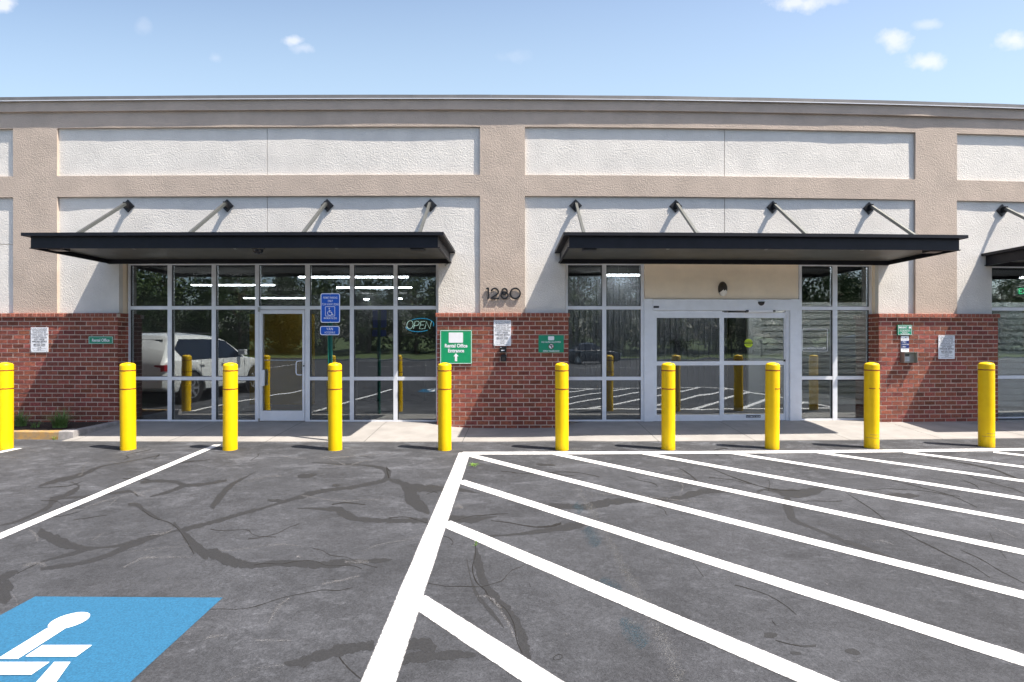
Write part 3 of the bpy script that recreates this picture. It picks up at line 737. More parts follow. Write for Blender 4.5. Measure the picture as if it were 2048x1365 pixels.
# ------------------------------------------------------------------ canopies
YCF = 8.48; ZC0 = 3.118; ZC1 = 3.312
def canopy(x0, x1, sx, label, slabel):
    o = thing('canopy', label, 'canopy', ((x0 + x1) / 2, YW + g((x0 + x1) / 2), ZC0), group='black flat canopies over the shopfronts')
    xa, xb_ = x0 + .1, x1 - .1
    ye = YW - .004
    q = MB()
    q.box(xa, xb_, YCF + .07, YCF + .10, ZC0, ZC1, .6)                     # front fascia
    q.box(xa, xb_, ye - .05, ye, ZC0 - .01, ZC1, .6)                         # ledger
    for xx, s_ in ((xa, 1), (xb_, -1)):                                       # channel shaped ends
        q.box(xx, xx + s_ * .012, YCF + .10, ye - .05, ZC0, ZC1, .6)
        q.box(xx - s_ * .03, xx, YCF + .072, ye, ZC0, ZC0 + .014, .6)
    q.build('frame', 'canopy', o, bend=True)
    q = MB(); q.box(xa + .012, xb_ - .012, YCF + .10, ye - .05, ZC0 + .075, ZC0 + .085, .6); q.build('soffit', 'soffit', o, bend=True)
    q = MB(); q.box(x0, x1, YCF, ye - .001, ZC1, ZC1 + .052, .6); q.build('roof_plate', 'canopy', o, bend=True)
    n_ = int((xb_ - xa) / 1.55)
    for i in range(1, n_):
        q = MB(); xx = xa + (xb_ - xa) * i / n_; q.box(xx - .02, xx + .02, YCF + .10, YCF + .16, ZC0 - .004, ZC0 + .01); q.build('clip', 'steel', o, bend=True)
    for xx in (xa + .35, xb_ - .35):
        q = MB(); q.box(xx - .11, xx + .11, YCF + .12, YCF + .30, ZC0 - .012, ZC0 + .06); q.build('downlight', 'black', o, bend=True)
    zs = ZP(411.5, YW)
    for xx in sx:
        q = MB(); top = (xx, YW - .09, zs + .02); bot = (xx, YCF + .42, ZC1 + .05)
        q.bar(top, bot, .046, .05); s_o = q.build('strut', 'strut', o, bend=True)
        q = MB(); r_ = .125; q.prism([(xx, zs - r_), (xx + r_, zs), (xx, zs + r_), (xx - r_, zs)], YW - .025, YW - .002)
        q.box(xx - .022, xx - .012, YW - .12, YW - .024, zs - .05, zs + .06); q.box(xx + .012, xx + .022, YW - .12, YW - .024, zs - .05, zs + .06)
        for (ax, az) in ((0, .085), (0, -.085), (.085, 0), (-.085, 0)): q.box(xx + ax - .01, xx + ax + .01, YW - .034, YW - .024, zs + az - .01, zs + az + .01)
        q.build('wall_plate', 'black', s_o, bend=True)
    return o
sx = lambda *p: [XP(v, YW) for v in p]
canopy(XP(41.5, YCF), XP(887, YCF), sx(257, 455, 655, 861), 'black flat canopy over the office windows, hung from four grey struts', '')
canopy(XP(1127, YCF), XP(1937, YCF), sx(1151, 1351, 1545, 1737), 'black flat canopy over the sliding door with a wall lamp beneath', '')
canopy(XP(1962, YW), 15.8, [XP(2003, YW), XP(2003, YW) + 2, XP(2003, YW) + 4], 'black canopy cut off by the right edge of the picture', '')

# wall lamp over the sliding door
Yl = YG - .026; lx, lz = XP(1445, Yl), ZP(577, Yl)
lp = thing('wall_lamp', 'oval dark wall lamp with milky lower lens above the sliding door', 'wall lamp', (lx, Yl + g(lx), lz))
q = MB(); vs = []; n1, n2 = 20, 8
for j in range(n2 + 1):
    ph = R(90 * j / n2)
    for i in range(n1): a = 2 * math.pi * i / n1; vs.append((lx + .092 * math.cos(a) * math.cos(ph), Yl - .10 * math.sin(ph), lz + .145 * math.sin(a) * math.cos(ph)))
fs = [(j * n1 + i, j * n1 + (i + 1) % n1, (j + 1) * n1 + (i + 1) % n1, (j + 1) * n1 + i) for j in range(n2) for i in range(n1)]
q.add(vs, fs); q.build('housing', 'bronze', lp, bend=True, smooth=True)
q = MB(); vs = []
for j in range(7):
    for i in range(13):
        a = R(212 + 116 * i / 12); ph = R(14 + 60 * j / 6)
        vs.append((lx + .097 * math.cos(a) * math.cos(ph), Yl - .106 * math.sin(ph) - .002, lz - .004 + .150 * math.sin(a) * math.cos(ph)))
q.add(vs, [(j * 13 + i, j * 13 + i + 1, (j + 1) * 13 + i + 1, (j + 1) * 13 + i) for j in range(6) for i in range(12)]); q.build('lens', 'lens', lp, bend=True, smooth=True)
# dome camera under left canopy, small sensor at the canopy corner
cx_ = XP(516, 8.9)
dm = thing('dome_camera', 'small grey dome camera under the left canopy', 'security camera', (cx_, 8.9 + g(cx_), ZC0 + .07))
q = MB(); q.lathe([(.0, .0), (.11, .0), (.11, -.03), (.10, -.04)], 20, (cx_, 8.9, ZC0 + .075)); q.build('housing', 'soffit', dm, bend=True, smooth=True)
q = MB(); q.lathe([(.085, -.04), (.08, -.075), (.05, -.105), (.0, -.115)], 20, (cx_, 8.9, ZC0 + .075)); q.build('dome', 'car_glass', dm, bend=True, smooth=True)
cx_ = XP(895, YW); cz_ = ZP(529, YW)
ws = thing('door_chime_sensor', 'tiny dark fitting on the white wall below the left canopy corner', 'sensor', (cx_, YW + g(cx_), cz_))
q = MB(); q.tube([(cx_, YW, cz_), (cx_, YW - .05, cz_ - .01)], .012, 8); q.tube([(cx_, YW - .05, cz_ - .01), (cx_ - .03, YW - .09, cz_ - .03)], .02, 8); q.build('body', 'steel', ws, bend=True)

# ------------------------------------------------------------------ street number
def arc(cx, cz, rx, rz, a0, a1, n=22): return [(cx + rx * math.cos(R(a0 + (a1 - a0) * i / n)), cz + rz * math.sin(R(a0 + (a1 - a0) * i / n))) for i in range(n + 1)]
yn = YT - .032
def UX(px): return XP(px, yn)
def UZ(py): return ZP(py, yn)
k_ = (yn + g(0)) / F
num = thing('house_number', 'black stand-off street number 1280 casting a shadow on the tan pilaster', 'house number', (UX(1006), YT + g(0), UZ(600)))
def digit(polys, w=.029):
    q = MB()
    for pts in polys:
        closed = (Vector(pts[0]) - Vector(pts[-1])).length < .002
        L_, R_ = [], []
        n = len(pts)
        for i, p in enumerate(pts):
            a = Vector(pts[i - 1]) if i > 0 else (Vector(pts[-2]) if closed else Vector(p)); b = Vector(pts[i + 1]) if i < n - 1 else (Vector(pts[1]) if closed else Vector(p))
            d = (b - a).normalized(); nn2 = Vector((-d.y, d.x)) * w / 2; L_.append(Vector(p) + nn2); R_.append(Vector(p) - nn2)
        for i in range(n - 1):
            a, b, c, d = L_[i], L_[i + 1], R_[i + 1], R_[i]
            ys = (yn, yn + .022)
            vs = [(v.x, y, v.y) for y in ys for v in (a, b, c, d)]
            q.add(vs, [(0, 1, 2, 3), (7, 6, 5, 4), (0, 4, 5, 1), (2, 6, 7, 3), (1, 5, 6, 2), (3, 7, 4, 0)])
    return q
zt_, zb_ = UZ(575.5), UZ(599); H = zt_ - zb_
d1 = digit([[(UX(972.5), zt_ - .03), (UX(975.3), zt_ - .012), (UX(976.6), zt_ - .012)], [(UX(976.6), zt_), (UX(976.6), zb_)]])
cx2 = UX(989.5); d2 = digit([arc(cx2, zt_ - .085, .068, .068, 165, -28) + [(cx2 - .07, zb_ + .02)], [(cx2 - .085, zb_ + .016), (cx2 + .085, zb_ + .016)]])
cx3 = UX(1009); d3 = digit([arc(cx3, zt_ - .075, .05, .055, 0, 360), arc(cx3, zb_ + .078, .064, .064, 0, 360)])
cx4 = UX(1030.5); d4 = digit([arc(cx4, (zt_ + zb_) / 2, .096, H / 2 - .015, 0, 360, 30)])
for dd, lab in ((d1, '1'), (d2, '2'), (d3, '8'), (d4, '0')): o = dd.build('digit', 'black', num, bend=True); o['label'] = 'digit ' + lab
for xx, z_ in ((UX(976.6), zt_ - .05), (UX(976.6), zb_ + .05), (cx2, zb_ + .016), (cx2 + .03, zt_ - .03), (cx3, zb_ + .015), (cx3, zt_ - .02), (cx4 - .09, (zt_ + zb_) / 2), (cx4 + .09, (zt_ + zb_) / 2)): q = MB(); q.tube([(xx, yn + .02, z_), (xx, YT + .01, z_)], .005, 6); q.build('stand_off_pin', 'black', num, bend=True)

# ------------------------------------------------------------------ signs on the brick
YSg = YB - .012
def plate(name, label, cat, p0, p1, q0, q1, face, border=None, group=None, y=YSg, r=.008, bw=.012, th=.008):
    x0, x1 = XP(p0, y), XP(p1, y); z0, z1 = ZP(q1, y), ZP(q0, y)
    o = thing(name, label, cat, ((x0 + x1) / 2, y + g((x0 + x1) / 2), z0), group=group)
    q = MB(); q.prism(rrect(x0, x1, z0, z1, r), y, y + th); q.build('panel', face, o, bend=True)
    if border:
        q = MB(); rring(q, x0 + .008, x1 - .008, z0 + .008, z1 - .008, r, bw, y - .002, y + .001); q.build('border', border, o, bend=True)
    return o, x0, x1, z0, z1, y - .002
TOW = [('UNAUTHORIZED', 1.0, .0), ('OR ABANDONED', 1.0, .0), ('VEHICLES WILL BE', 1.0, 0), ('TOWED AWAY AND', 1.0, 0), ('IMPOUNDED AT', 1.0, 0), ('OWNERS EXPENSE', 1.0, 0),
       ('CITY WIDE', 1.15, .02), ('WRECKER SERVICE', 1.15, .02), ('24 HOURS 7 DAYS', .6, 0), ('404 622 2255', 1.25, .02), ('RELEASE FEE CASH ONLY', .6, 0), ('125.00', .8, 0), ('PER DAY STORAGE AFTER 24 HOURS', .5, 0), ('$25.00', .75, 0), ('STATE LAW 44 1 13 ORDINANCE', .5, 0)]
def tow(label, p0, p1, q0, q1):
    o, x0, x1, z0, z1, y = plate('towing_notice', label, 'sign', p0, p1, q0, q1, 'sign_white', None, 'white towing notices on the brick')
    q = MB(); w = x1 - x0; tot_ = sum(s_ for _, s_, _ in TOW) + 1; u = (z1 - z0) / tot_; z = z1 - u * .4
    for (t, s_, bld_) in TOW:
        z -= u * s_; sz = u * s_ * 1.08
        nat = len(t) * sz * .60; sq = min(1.0, w * .9 / nat) if s_ > .7 else min(.9, w * .86 / nat)
        text_into(q, t, (x0 + x1) / 2, z + u * s_ * .12, sz, y, squeeze=sq, bold=bld_)
    q.build('lettering', 'ink', o, bend=True)
    q = MB()
    for (xx, zz) in ((x0 + .02, z1 - .02), (x1 - .02, z1 - .02), (x0 + .02, z0 + .02), (x1 - .02, z0 + .02)): q.box(xx - .005, xx + .005, y - .003, y + .003, zz - .005, zz + .005)
    q.build('screw', 'steel', o, bend=True)
tow('white towing notice left of the small green Rental Office sign', 61.5, 96, 655, 705)
tow('white towing notice right of the big green Rental Office Entrance sign', 987.5, 1022, 641, 692)
tow('white towing notice right of the grey keypad, half in canopy shadow', 1877, 1909.5, 671, 719.5)
o, x0, x1, z0, z1, y = plate('rental_office_sign', 'small green Rental Office sign in the shade left of the office windows', 'sign', 177, 226, 673, 688.5, 'green_sign2', 'sign_white', bw=.005)
q = MB(); text_into(q, 'Rental Office', (x0 + x1) / 2, (z0 + z1) / 2 - .028, .082, y, bold=.025, squeeze=.80); q.build('lettering', 'sign_white', o, bend=True)
o, x0, x1, z0, z1, y = plate('rental_entrance_sign', 'large green Rental Office Entrance sign with a white arrow pointing up', 'sign', 880, 944, 660.5, 728.5, 'green_sign', 'sign_white', bw=.009, y=YSg - .01, th=.016)
cxx = (x0 + x1) / 2
q = MB(); q.prism(rrect(XP(897.5, y), XP(926, y), ZP(686, y), ZP(665.5, y), .015), y, y + .002); q.build('blank_patch', 'sign_white', o, bend=True)
q = MB(); text_into(q, 'Rental Office', cxx, ZP(695.2, y), .094, y, bold=.035, squeeze=.88); text_into(q, 'Entrance', cxx, ZP(705, y), .094, y, bold=.035, squeeze=.93); q.build('lettering', 'sign_white', o, bend=True)
q = MB(); az0, az1 = ZP(723, y), ZP(707, y); q.prism([(cxx - .022, az0), (cxx + .022, az0), (cxx + .022, az1 - .06), (cxx + .05, az1 - .06), (cxx, az1), (cxx - .05, az1 - .06), (cxx - .022, az1 - .06)], y, y + .002); q.build('arrow', 'sign_white', o, bend=True)
o, x0, x1, z0, z1, y = plate('weapons_ban_sign', 'small green zero tolerance sign with a round prohibition symbol', 'sign', 1077, 1127.5, 671, 705.5, 'green_sign2')
cxx = (x0 + x1) / 2; zm = ZP(693.3, y)
q = MB(); q.prism(rrect(cxx - .058, cxx + .058, ZP(681, y), ZP(673, y), .015), y, y + .0015); q.prism(arc(cxx, zm, .052, .052, 0, 345, 22), y, y + .0015)
text_into(q, 'NO GUNS ALLOWED', cxx, ZP(686, y), .042, y, bold=.02, squeeze=.9, spacing=1.05); text_into(q, 'ZERO TOLERANCE', cxx, ZP(704, y), .042, y, bold=.02, squeeze=.85, spacing=1.05); q.build('lettering', 'sign_white', o, bend=True)
q = MB(); y2 = y - .003
q.prism([(cxx - .028, zm + .022), (cxx + .026, zm + .022), (cxx + .026, zm + .006), (cxx + .014, zm + .004), (cxx + .022, zm - .03), (cxx + .004, zm - .03), (cxx - .002, zm + .004), (cxx - .028, zm + .008)][::-1], y2, y2 + .001)
ring = MB(); rring(ring, cxx - .052, cxx + .052, zm - .052, zm + .052, .0519, .009, y2 - .001, y2 + .001); q.build('pictogram', 'ink', o, bend=True)
ring.bar((cxx - .034, y2 - .001, zm + .034), (cxx + .034, y2 - .001, zm - .034), .002, .009); ring.build('prohibition_ring', 'band', o, bend=True)
# small dark boxes below the centre notice
o, x0, x1, z0, z1, y = plate('door_bell_box', 'small black box with a pale label directly under the centre towing notice', 'call box', 999.5, 1013, 693.5, 705.5, 'black', y=YSg - .04, th=.055, r=.008)
q = MB(); q.box(XP(1002.5, y), XP(1009, y), y - .002, y, ZP(702.2, y), ZP(700.2, y)); q.box(XP(1001.2, y), XP(1002.4, y), y - .002, y, ZP(696, y), ZP(694.4, y)); q.build('label', 'sign_white', o, bend=True)
o, x0, x1, z0, z1, y = plate('key_lock_box', 'lower of the two small black boxes under the centre towing notice', 'lock box', 1001.5, 1012.5, 710, 723.5, 'black', y=YSg - .05, th=.065, r=.012)
q = MB(); q.box((x0 + x1) / 2 - .03, (x0 + x1) / 2 + .03, y - .004, y, z0 + .03, z0 + .09); q.build('cover', 'bronze', o, bend=True)
# right group: emergency sign, instruction card, keypad
o, x0, x1, z0, z1, y = plate('emergency_sign', 'green emergency sign above the keypad on the right brick pier', 'sign', 1795.5, 1824, 649.5, 670.5, 'green_sign2', 'sign_white', bw=.005, y=YSg - .02, th=.028)
q = MB(); text_into(q, 'EMERGENCY', x0 + .018, ZP(656.5, y), .05, y, align='LEFT', bold=.03, squeeze=.62); q.box(XP(1817.5, y), XP(1822, y), y - .001, y + .001, ZP(656.8, y), ZP(652.8, y))
text_into(q, 'FOR HELP AFTER HOURS', (x0 + x1) / 2, ZP(660.3, y), .022, y, squeeze=.85); text_into(q, 'CALL OUR OFFICE NOW', (x0 + x1) / 2, ZP(663, y), .032, y, squeeze=.62, bold=.02); text_into(q, 'OR DIAL 911', (x0 + x1) / 2, ZP(666, y), .028, y, squeeze=.8, bold=.02); text_into(q, 'FOR EMERGENCIES', (x0 + x1) / 2, ZP(669, y), .03, y, squeeze=.72, bold=.02)
q.build('lettering', 'sign_white', o, bend=True)
o, x0, x1, z0, z1, y = plate('instruction_card', 'narrow white and navy instruction card between the emergency sign and the keypad', 'sign', 1802, 1817.8, 672, 705, 'sign_white', y=YSg - .006, th=.014, r=.012)
q = MB(); q.box(x0, x1, y - .001, y + .001, ZP(697.2, y), ZP(682, y)); q.build('navy_field', 'navy', o, bend=True)
q = MB(); y3 = y - .002
for i, t in enumerate(('1. PRESS #', '2. ENTER CODE', '3. PRESS *')): text_into(q, t, x0 + .012, ZP(685.6 + 5 * i, y3), .032, y3, align='LEFT', squeeze=.66, bold=.02)
q.build('lettering', 'sign_white', o, bend=True)
q = MB(); text_into(q, 'GATE ACCESS', (x0 + x1) / 2, ZP(679, y), .022, y, squeeze=.8); text_into(q, 'PLEASE CLOSE GATE', (x0 + x1) / 2, ZP(700.5, y), .019, y, squeeze=.66); q.prism([((x0 + x1) / 2 - .004, ZP(676, y)), ((x0 + x1) / 2 + .02, ZP(674, y)), ((x0 + x1) / 2 + .02, ZP(676, y))], y - .001, y); q.box((x0 + x1) / 2 - .004, (x0 + x1) / 2 + .004, y - .001, y, ZP(703.6, y), ZP(702.8, y)); q.build('small_print', 'ink', o, bend=True)
kx0, kx1, kz0, kz1 = XP(1801, YB), XP(1825, YB), ZP(727, YB), ZP(706, YB)
kp = thing('keypad', 'grey steel keypad box jutting from the right brick pier', 'keypad', ((kx0 + kx1) / 2, YB + g(kx0), kz0))
q = MB(); q.box(kx0 - .01, kx1 + .01, YB - .14, YB + .002, kz1, kz1 + .012); q.box(kx0 - .01, kx0, YB - .12, YB + .002, kz0, kz1); q.box(kx1, kx1 + .01, YB - .12, YB + .002, kz0, kz1); q.build('hood', 'steel', kp, bend=True)
q = MB(); q.box(kx0 + .002, kx1 - .002, YB - .06, YB + .002, kz0, kz1 - .002); q.build('body', 'steel', kp, bend=True)
q = MB(); q.box(kx0 + .05, kx0 + .13, YB - .065, YB - .061, kz1 - .065, kz1 - .035); q.build('display', 'ink', kp, bend=True)
for i in range(3):
    for j in range(3):
        q = MB(); q.box(kx0 + .05 + i * .03, kx0 + .07 + i * .03, YB - .066, YB - .061, kz0 + .035 + j * .03, kz0 + .055 + j * .03); q.build('key', 'aluminium', kp, bend=True)

# ------------------------------------------------------------------ ground, sidewalk, kerb
def plane_obj(name, x0, x1, y0, y1, z, mt, nx=1, ny=1):
    q = MB(); 
    for j in range(ny + 1):
        for i in range(nx + 1): q.v.append((x0 + (x1 - x0) * i / nx, y0 + (y1 - y0) * j / ny, z))
    for j in range(ny):
        for i in range(nx): a = j * (nx + 1) + i; q.f.append((a, a + 1, a + nx + 2, a + nx + 1)); q.mi.append(0)
    o = q.build(name, mt); o['kind'] = 'structure'; return o
plane_obj('parking_lot', -70, 70, -25.5, 30, AZ, 'asphalt')
plane_obj('ground', -400, 400, -400, 400, AZ - .06, 'grass')
YK = 8.80
def sidewalk():
    q = MB(); edges = [-7.60] + [2.47 + 1.65 * k for k in range(-6, 9)]; edges = [e for e in edges if e >= -7.60]
    for a, b in zip(edges, edges[1:]):
        a += .004; b -= .004
        nx, ny = 6, 8; vs = []; fs = []
        for j in range(ny + 1):
            for i in range(nx + 1):
                x = a + (b - a) * i / nx; t = j / ny; y = YK + (10.75 - YK) * t
                wl = min(1, max(0, (y - YK) / (YB - YK))) ; dip = .085 * max(0, 1 - ((x + .02) / 1.45) ** 4) * wl
                lift = .012 * math.exp(-((x - .85) / .5) ** 2) * (1 - wl)
                vs.append((x, y + (.03 * math.exp(-((x - .75) / .35) ** 2) * (1 - t)), -.086 * (1 - wl) - dip + lift))
        w = nx + 1
        for j in range(ny):
            for i in range(nx): k = j * w + i; fs.append((k, k + 1, k + w + 1, k + w))
        o = len(vs)
        for i in range(nx + 1): vs.append((vs[i][0], vs[i][1] - .004, AZ - .05))
        for i in range(nx): fs.append((i, o + i, o + i + 1, i + 1))
        q.add(vs, fs)
    o = q.build('sidewalk', 'concrete', bend=True); o['kind'] = 'structure'
    q = MB(); q.box(-7.6, 15, YK + .01, 10.7, -.3, -.21, .5); o2 = q.build('joint_filler', 'soil', bend=True); o2['kind'] = 'structure'
sidewalk()
# kerb of the planting bed
def kerb(name, pts, mt, w=.15, h=.14, label=None):
    q = MB(); (xa, ya), (xb2, yb2) = pts; d = Vector((xb2 - xa, yb2 - ya, 0)); n = max(2, int(d.length / .08)); nrm = Vector((-d.y, d.x, 0)).normalized()
    prof = [(0, 0), (.012, h - .02), (.03, h), (w - .02, h), (w, h - .015), (w, 0)]; vs = []; fs = []
    for i in range(n + 1):
        p = Vector((xa, ya, AZ)) + d * i / n; jx = noise.noise((p.x * 3, p.y * 3, 5)) * .006
        for (a, z) in prof: c = p + nrm * a; vs.append((c.x, c.y + jx, c.z + z + (noise.noise((p.x * 5, a * 30, 2)) * .007 if z else 0)))
    m_ = len(prof)
    for i in range(n):
        for k in range(m_ - 1): a = i * m_ + k; fs.append((a, a + 1, a + m_ + 1, a + m_))
    fs.append(tuple(range(m_))); fs.append(tuple(n * m_ + k for k in range(m_ - 1, -1, -1)))
    q.add(vs, fs); o = q.build(name, mt); return o
yk0 = 9.0 + g(-7.6); kk = kerb('yellow_kerb', ((XL, yk0 + .25), (-7.83, yk0)), 'kerb_yellow'); tag(kk, 'low kerb with worn yellow paint in front of the planting bed', 'kerb')
kk = kerb('corner_kerb', ((-7.828, yk0), (-7.58, yk0)), 'kerb_concrete', w=.25, h=.145); tag(kk, 'cracked grey kerb corner beside the worn yellow kerb', 'kerb')
kk = kerb('side_kerb', ((-7.58, yk0 + .252), (-7.58, 10.18 + g(-7.6))), 'kerb_concrete', w=.16, h=.145); tag(kk, 'smooth grey kerb running back to the brick corner beside the sidewalk', 'kerb')
q = MB(); n = 40; m_ = 12
for j in range(m_ + 1):
    for i in range(n + 1):
        x = XL + (-7.72 - XL) * i / n; y = yk0 + .1 + (10.5 - yk0 - .1) * j / m_; q.v.append((x, y + .02, AZ + .105 + .02 * noise.noise((x * 4, y * 4, 0)) + .03 * j / m_))
for j in range(m_):
    for i in range(n): a = j * (n + 1) + i; q.f.append((a, a + 1, a + n + 2, a + n + 1)); q.mi.append(0)
o = q.build('soil_bed', 'soil'); o['kind'] = 'structure'

def clump(label, x, y, z, n, h, spread, mt='leaf', name='grass_clump', w=.008, cat='plant', group=None):
    q = MB(); rnd = random.Random(int(x * 1000))
    for i in range(n):
        a = rnd.uniform(0, 2 * math.pi); lean = rnd.uniform(.1, 1) * spread; hh = h * rnd.uniform(.55, 1) ; b = Vector((x + rnd.uniform(-.06, .06) * spread / .3, y + rnd.uniform(-.05, .05), z))
        d = Vector((math.cos(a), math.sin(a), 0)); s_ = Vector((-d.y, d.x, 0)); pts = []
        for k in range(6):
            t = k / 5; pts.append((b + d * lean * t ** 1.6 + Vector((0, 0, hh * (t - .55 * t ** 3 * (lean / spread)))), w * (1 - t * .85)))
        o = len(q.v)
        for p, ww in pts: q.v.append(tuple(p - s_ * ww / 2)); q.v.append(tuple(p + s_ * ww / 2))
        for k in range(5): q.f.append((o + 2 * k, o + 2 * k + 1, o + 2 * k + 3, o + 2 * k + 2)); q.mi.append(0)
    o = q.build(name, mt); tag(o, label, cat, group); return o
zb = AZ + .12
clump('smaller dark green grass clump beside the left-most bollard', (52 - 1024) / F * 9.85, 9.75, zb, 130, .42, .34)
clump('fuller dark green grass clump nearest the side kerb', (130 - 1024) / F * 9.7, 9.6, zb, 260, .45, .50)
clump('sparse dry grass tuft between the two green clumps', (85 - 1024) / F * 9.75, 9.6, zb, 30, .2, .25)
X_, Y_ = GP(113, 879); clump('bright green weed growing at the foot of the kerb corner', X_, Y_, AZ, 50, .09, .10, 'leaf_bright', 'weed', .007)
X_, Y_ = GP(947, 931); clump('bright green weed in the asphalt beside the white hatching', X_, Y_, AZ, 34, .03, .12, 'leaf_bright', 'weed', .01)
X_, Y_ = GP(396, 907); clump('tiny weed at the end of the left white line', X_, Y_, AZ, 14, .04, .05, 'leaf_bright', 'weed', .007)
X_, Y_ = GP(952, 1090); clump('tiny weed at the head of the long crack', X_, Y_, AZ, 12, .04, .03, 'leaf_bright', 'weed', .006)

# ------------------------------------------------------------------ painted markings and crack repairs
def ribbon_world(q, pts, w, z, sub=.12):
    """pts [(x,y)], constant width in metres."""
    P = [Vector(p) for p in pts]; out = []
    for a, b in zip(P, P[1:]):
        n_ = max(1, int((b - a).length / sub))
        for i in range(n_): out.append(a + (b - a) * i / n_)
    out.append(P[-1]); o = len(q.v)
    for i, p in enumerate(out):
        d = (out[min(i + 1, len(out) - 1)] - out[max(i - 1, 0)]).normalized(); nr = Vector((-d.y, d.x)) * w / 2
        wob = .006 * noise.noise((p.x * 2.2, p.y * 2.2, 3)); 
        for s_, vv_ in ((-1, 0), (1, 1)):
            c = p + nr * s_ + Vector((-d.y, d.x)) * wob; q.v.append((c.x, c.y, z)); q.uv.append((i * .1, vv_))
    for i in range(len(out) - 1): a = o + 2 * i; q.f.append((a, a + 2, a + 3, a + 1)); q.mi.append(0)
Z1 = AZ + .002
lines = []
q = MB(); q.uv = []
yT = 7.93
ribbon_world(q, [(x / 4, yT + g(x / 4)) for x in range(-3, 35)], .19, Z1 + .004)
o = q.build('hatch_top_line', 'line'); o['kind'] = 'structure'
q = MB(); q.uv = []; ribbon_world(q, [(-.72, 7.98), (-.665, 2.2)], .178, Z1); o = q.build('hatch_side_line', 'line'); o['kind'] = 'structure'
q = MB(); q.uv = []; ribbon_world(q, [(8.5, 8.05), (8.45, 2.2)], .15, Z1); ribbon_world(q, [(-.6, 2.2), (8.5, 2.2)], .15, Z1 + .004); o = q.build('hatch_far_line', 'line'); o['kind'] = 'structure'
for k in range(-1, 12):
    c = 2.78 + 1.455 * k; SLP = 1.065
    def yl(x): return c - SLP * x
    xa = max(-.63, (c - yT - .1) / SLP); xe = min(8.45, (c - 2.25) / SLP)
    # keep the end under the bent top line
    while yl(xa) > yT + g(xa) - .04: xa += .01
    if xe - xa < .2: continue
    q = MB(); q.uv = []; ribbon_world(q, [(xa, yl(xa)), (xe, yl(xe))], .155, Z1 + .002)
    o = q.build('hatch_stripe', 'line'); o['kind'] = 'structure'
q = MB(); q.uv = []
a, b = GP(435, 890), GP(0, 1073); dxy = (Vector(b) - Vector(a)); ribbon_world(q, [a, tuple(Vector(a) + dxy * 1.5)], .125, Z1)
o = q.build('bay_line', 'line'); o['kind'] = 'structure'
q = MB(); q.uv = []; a, b = GP(38, 897), GP(-60, 917); ribbon_world(q, [a, b, (-7.35, 2.6)], .13, Z1); o = q.build('bay_line', 'line'); o['kind'] = 'structure'
q = MB(); q.uv = []; ribbon_world(q, [(-11.3, 8.2), (-10.9, 2.8)], .12, Z1); o = q.build('bay_line', 'line'); o['kind'] = 'structure'
for (p0, p1) in (((-16, -12), (-16, -17)), ((-19, -12), (-19, -17)), ((-10, -15), (-6, -16)), ((4, -12.5), (14, -14))):
    q = MB(); q.uv = []; ribbon_world(q, [p0, p1], .12, Z1); o = q.build('bay_line', 'line'); o['kind'] = 'structure'
# blue accessible square
bx0, bx1, by0, by1 = -3.17, -1.915, 2.27, 3.49
q = MB(); q.v = [(bx0, by0, Z1), (bx1 + .02, by0, Z1), (bx1, by1 - .015, Z1), (bx0, by1, Z1)]; q.uv = [(0, .5)] * 4; q.f = [(0, 1, 2, 3)]; q.mi = [0]
o = q.build('blue_square', 'blue_paint'); o['kind'] = 'structure'
q = MB(); q.uv = []
def flat(pts):
    o_ = len(q.v); 
    for (x, y) in pts: q.v.append((x, y, Z1 + .003 + .0004 * len(q.f))); q.uv.append((0, .5))
    q.f.append(tuple(range(o_, o_ + len(pts)))); q.mi.append(0)
hx_, hy_ = -2.685, 3.185
flat([(hx_ + .098 * math.cos(R(a)), hy_ + .098 * math.sin(R(a))) for a in range(0, 360, 12)])
flat([(-2.745, 3.10), (-2.745, 2.80), (-2.635, 2.80), (-2.635, 3.10)][::-1])
flat([(-2.735, 3.12), (-2.635, 3.12), (-2.60, 3.17), (-2.77, 3.17)][::-1])
flat([(-2.615, 2.925), (-2.34, 2.925), (-2.34, 2.82), (-2.615, 2.82)][::-1])
flat([(-2.745, 2.77), (-2.44, 2.77), (-2.44, 2.665), (-2.745, 2.665)][::-1])
flat([(-2.415, 2.77), (-2.33, 2.77), (-2.20, 2.45), (-2.31, 2.45)][::-1])
flat([(-2.30, 2.43), (-2.13, 2.43), (-2.13, 2.35), (-2.28, 2.35)][::-1])
A0, A1 = 130, 325
for i in range(16):
    a, b = R(A0 + (A1 - A0) * i / 16), R(A0 + (A1 - A0) * (i + 1) / 16); cx_, cy_ = -2.66, 2.60
    flat([(cx_ + r_ * math.cos(t), cy_ + r_ * math.sin(t)) for r_, t in ((.29, a), (.29, b), (.20, b), (.20, a))])
o = q.build('wheelchair_symbol', 'stencil'); o['kind'] = 'structure'

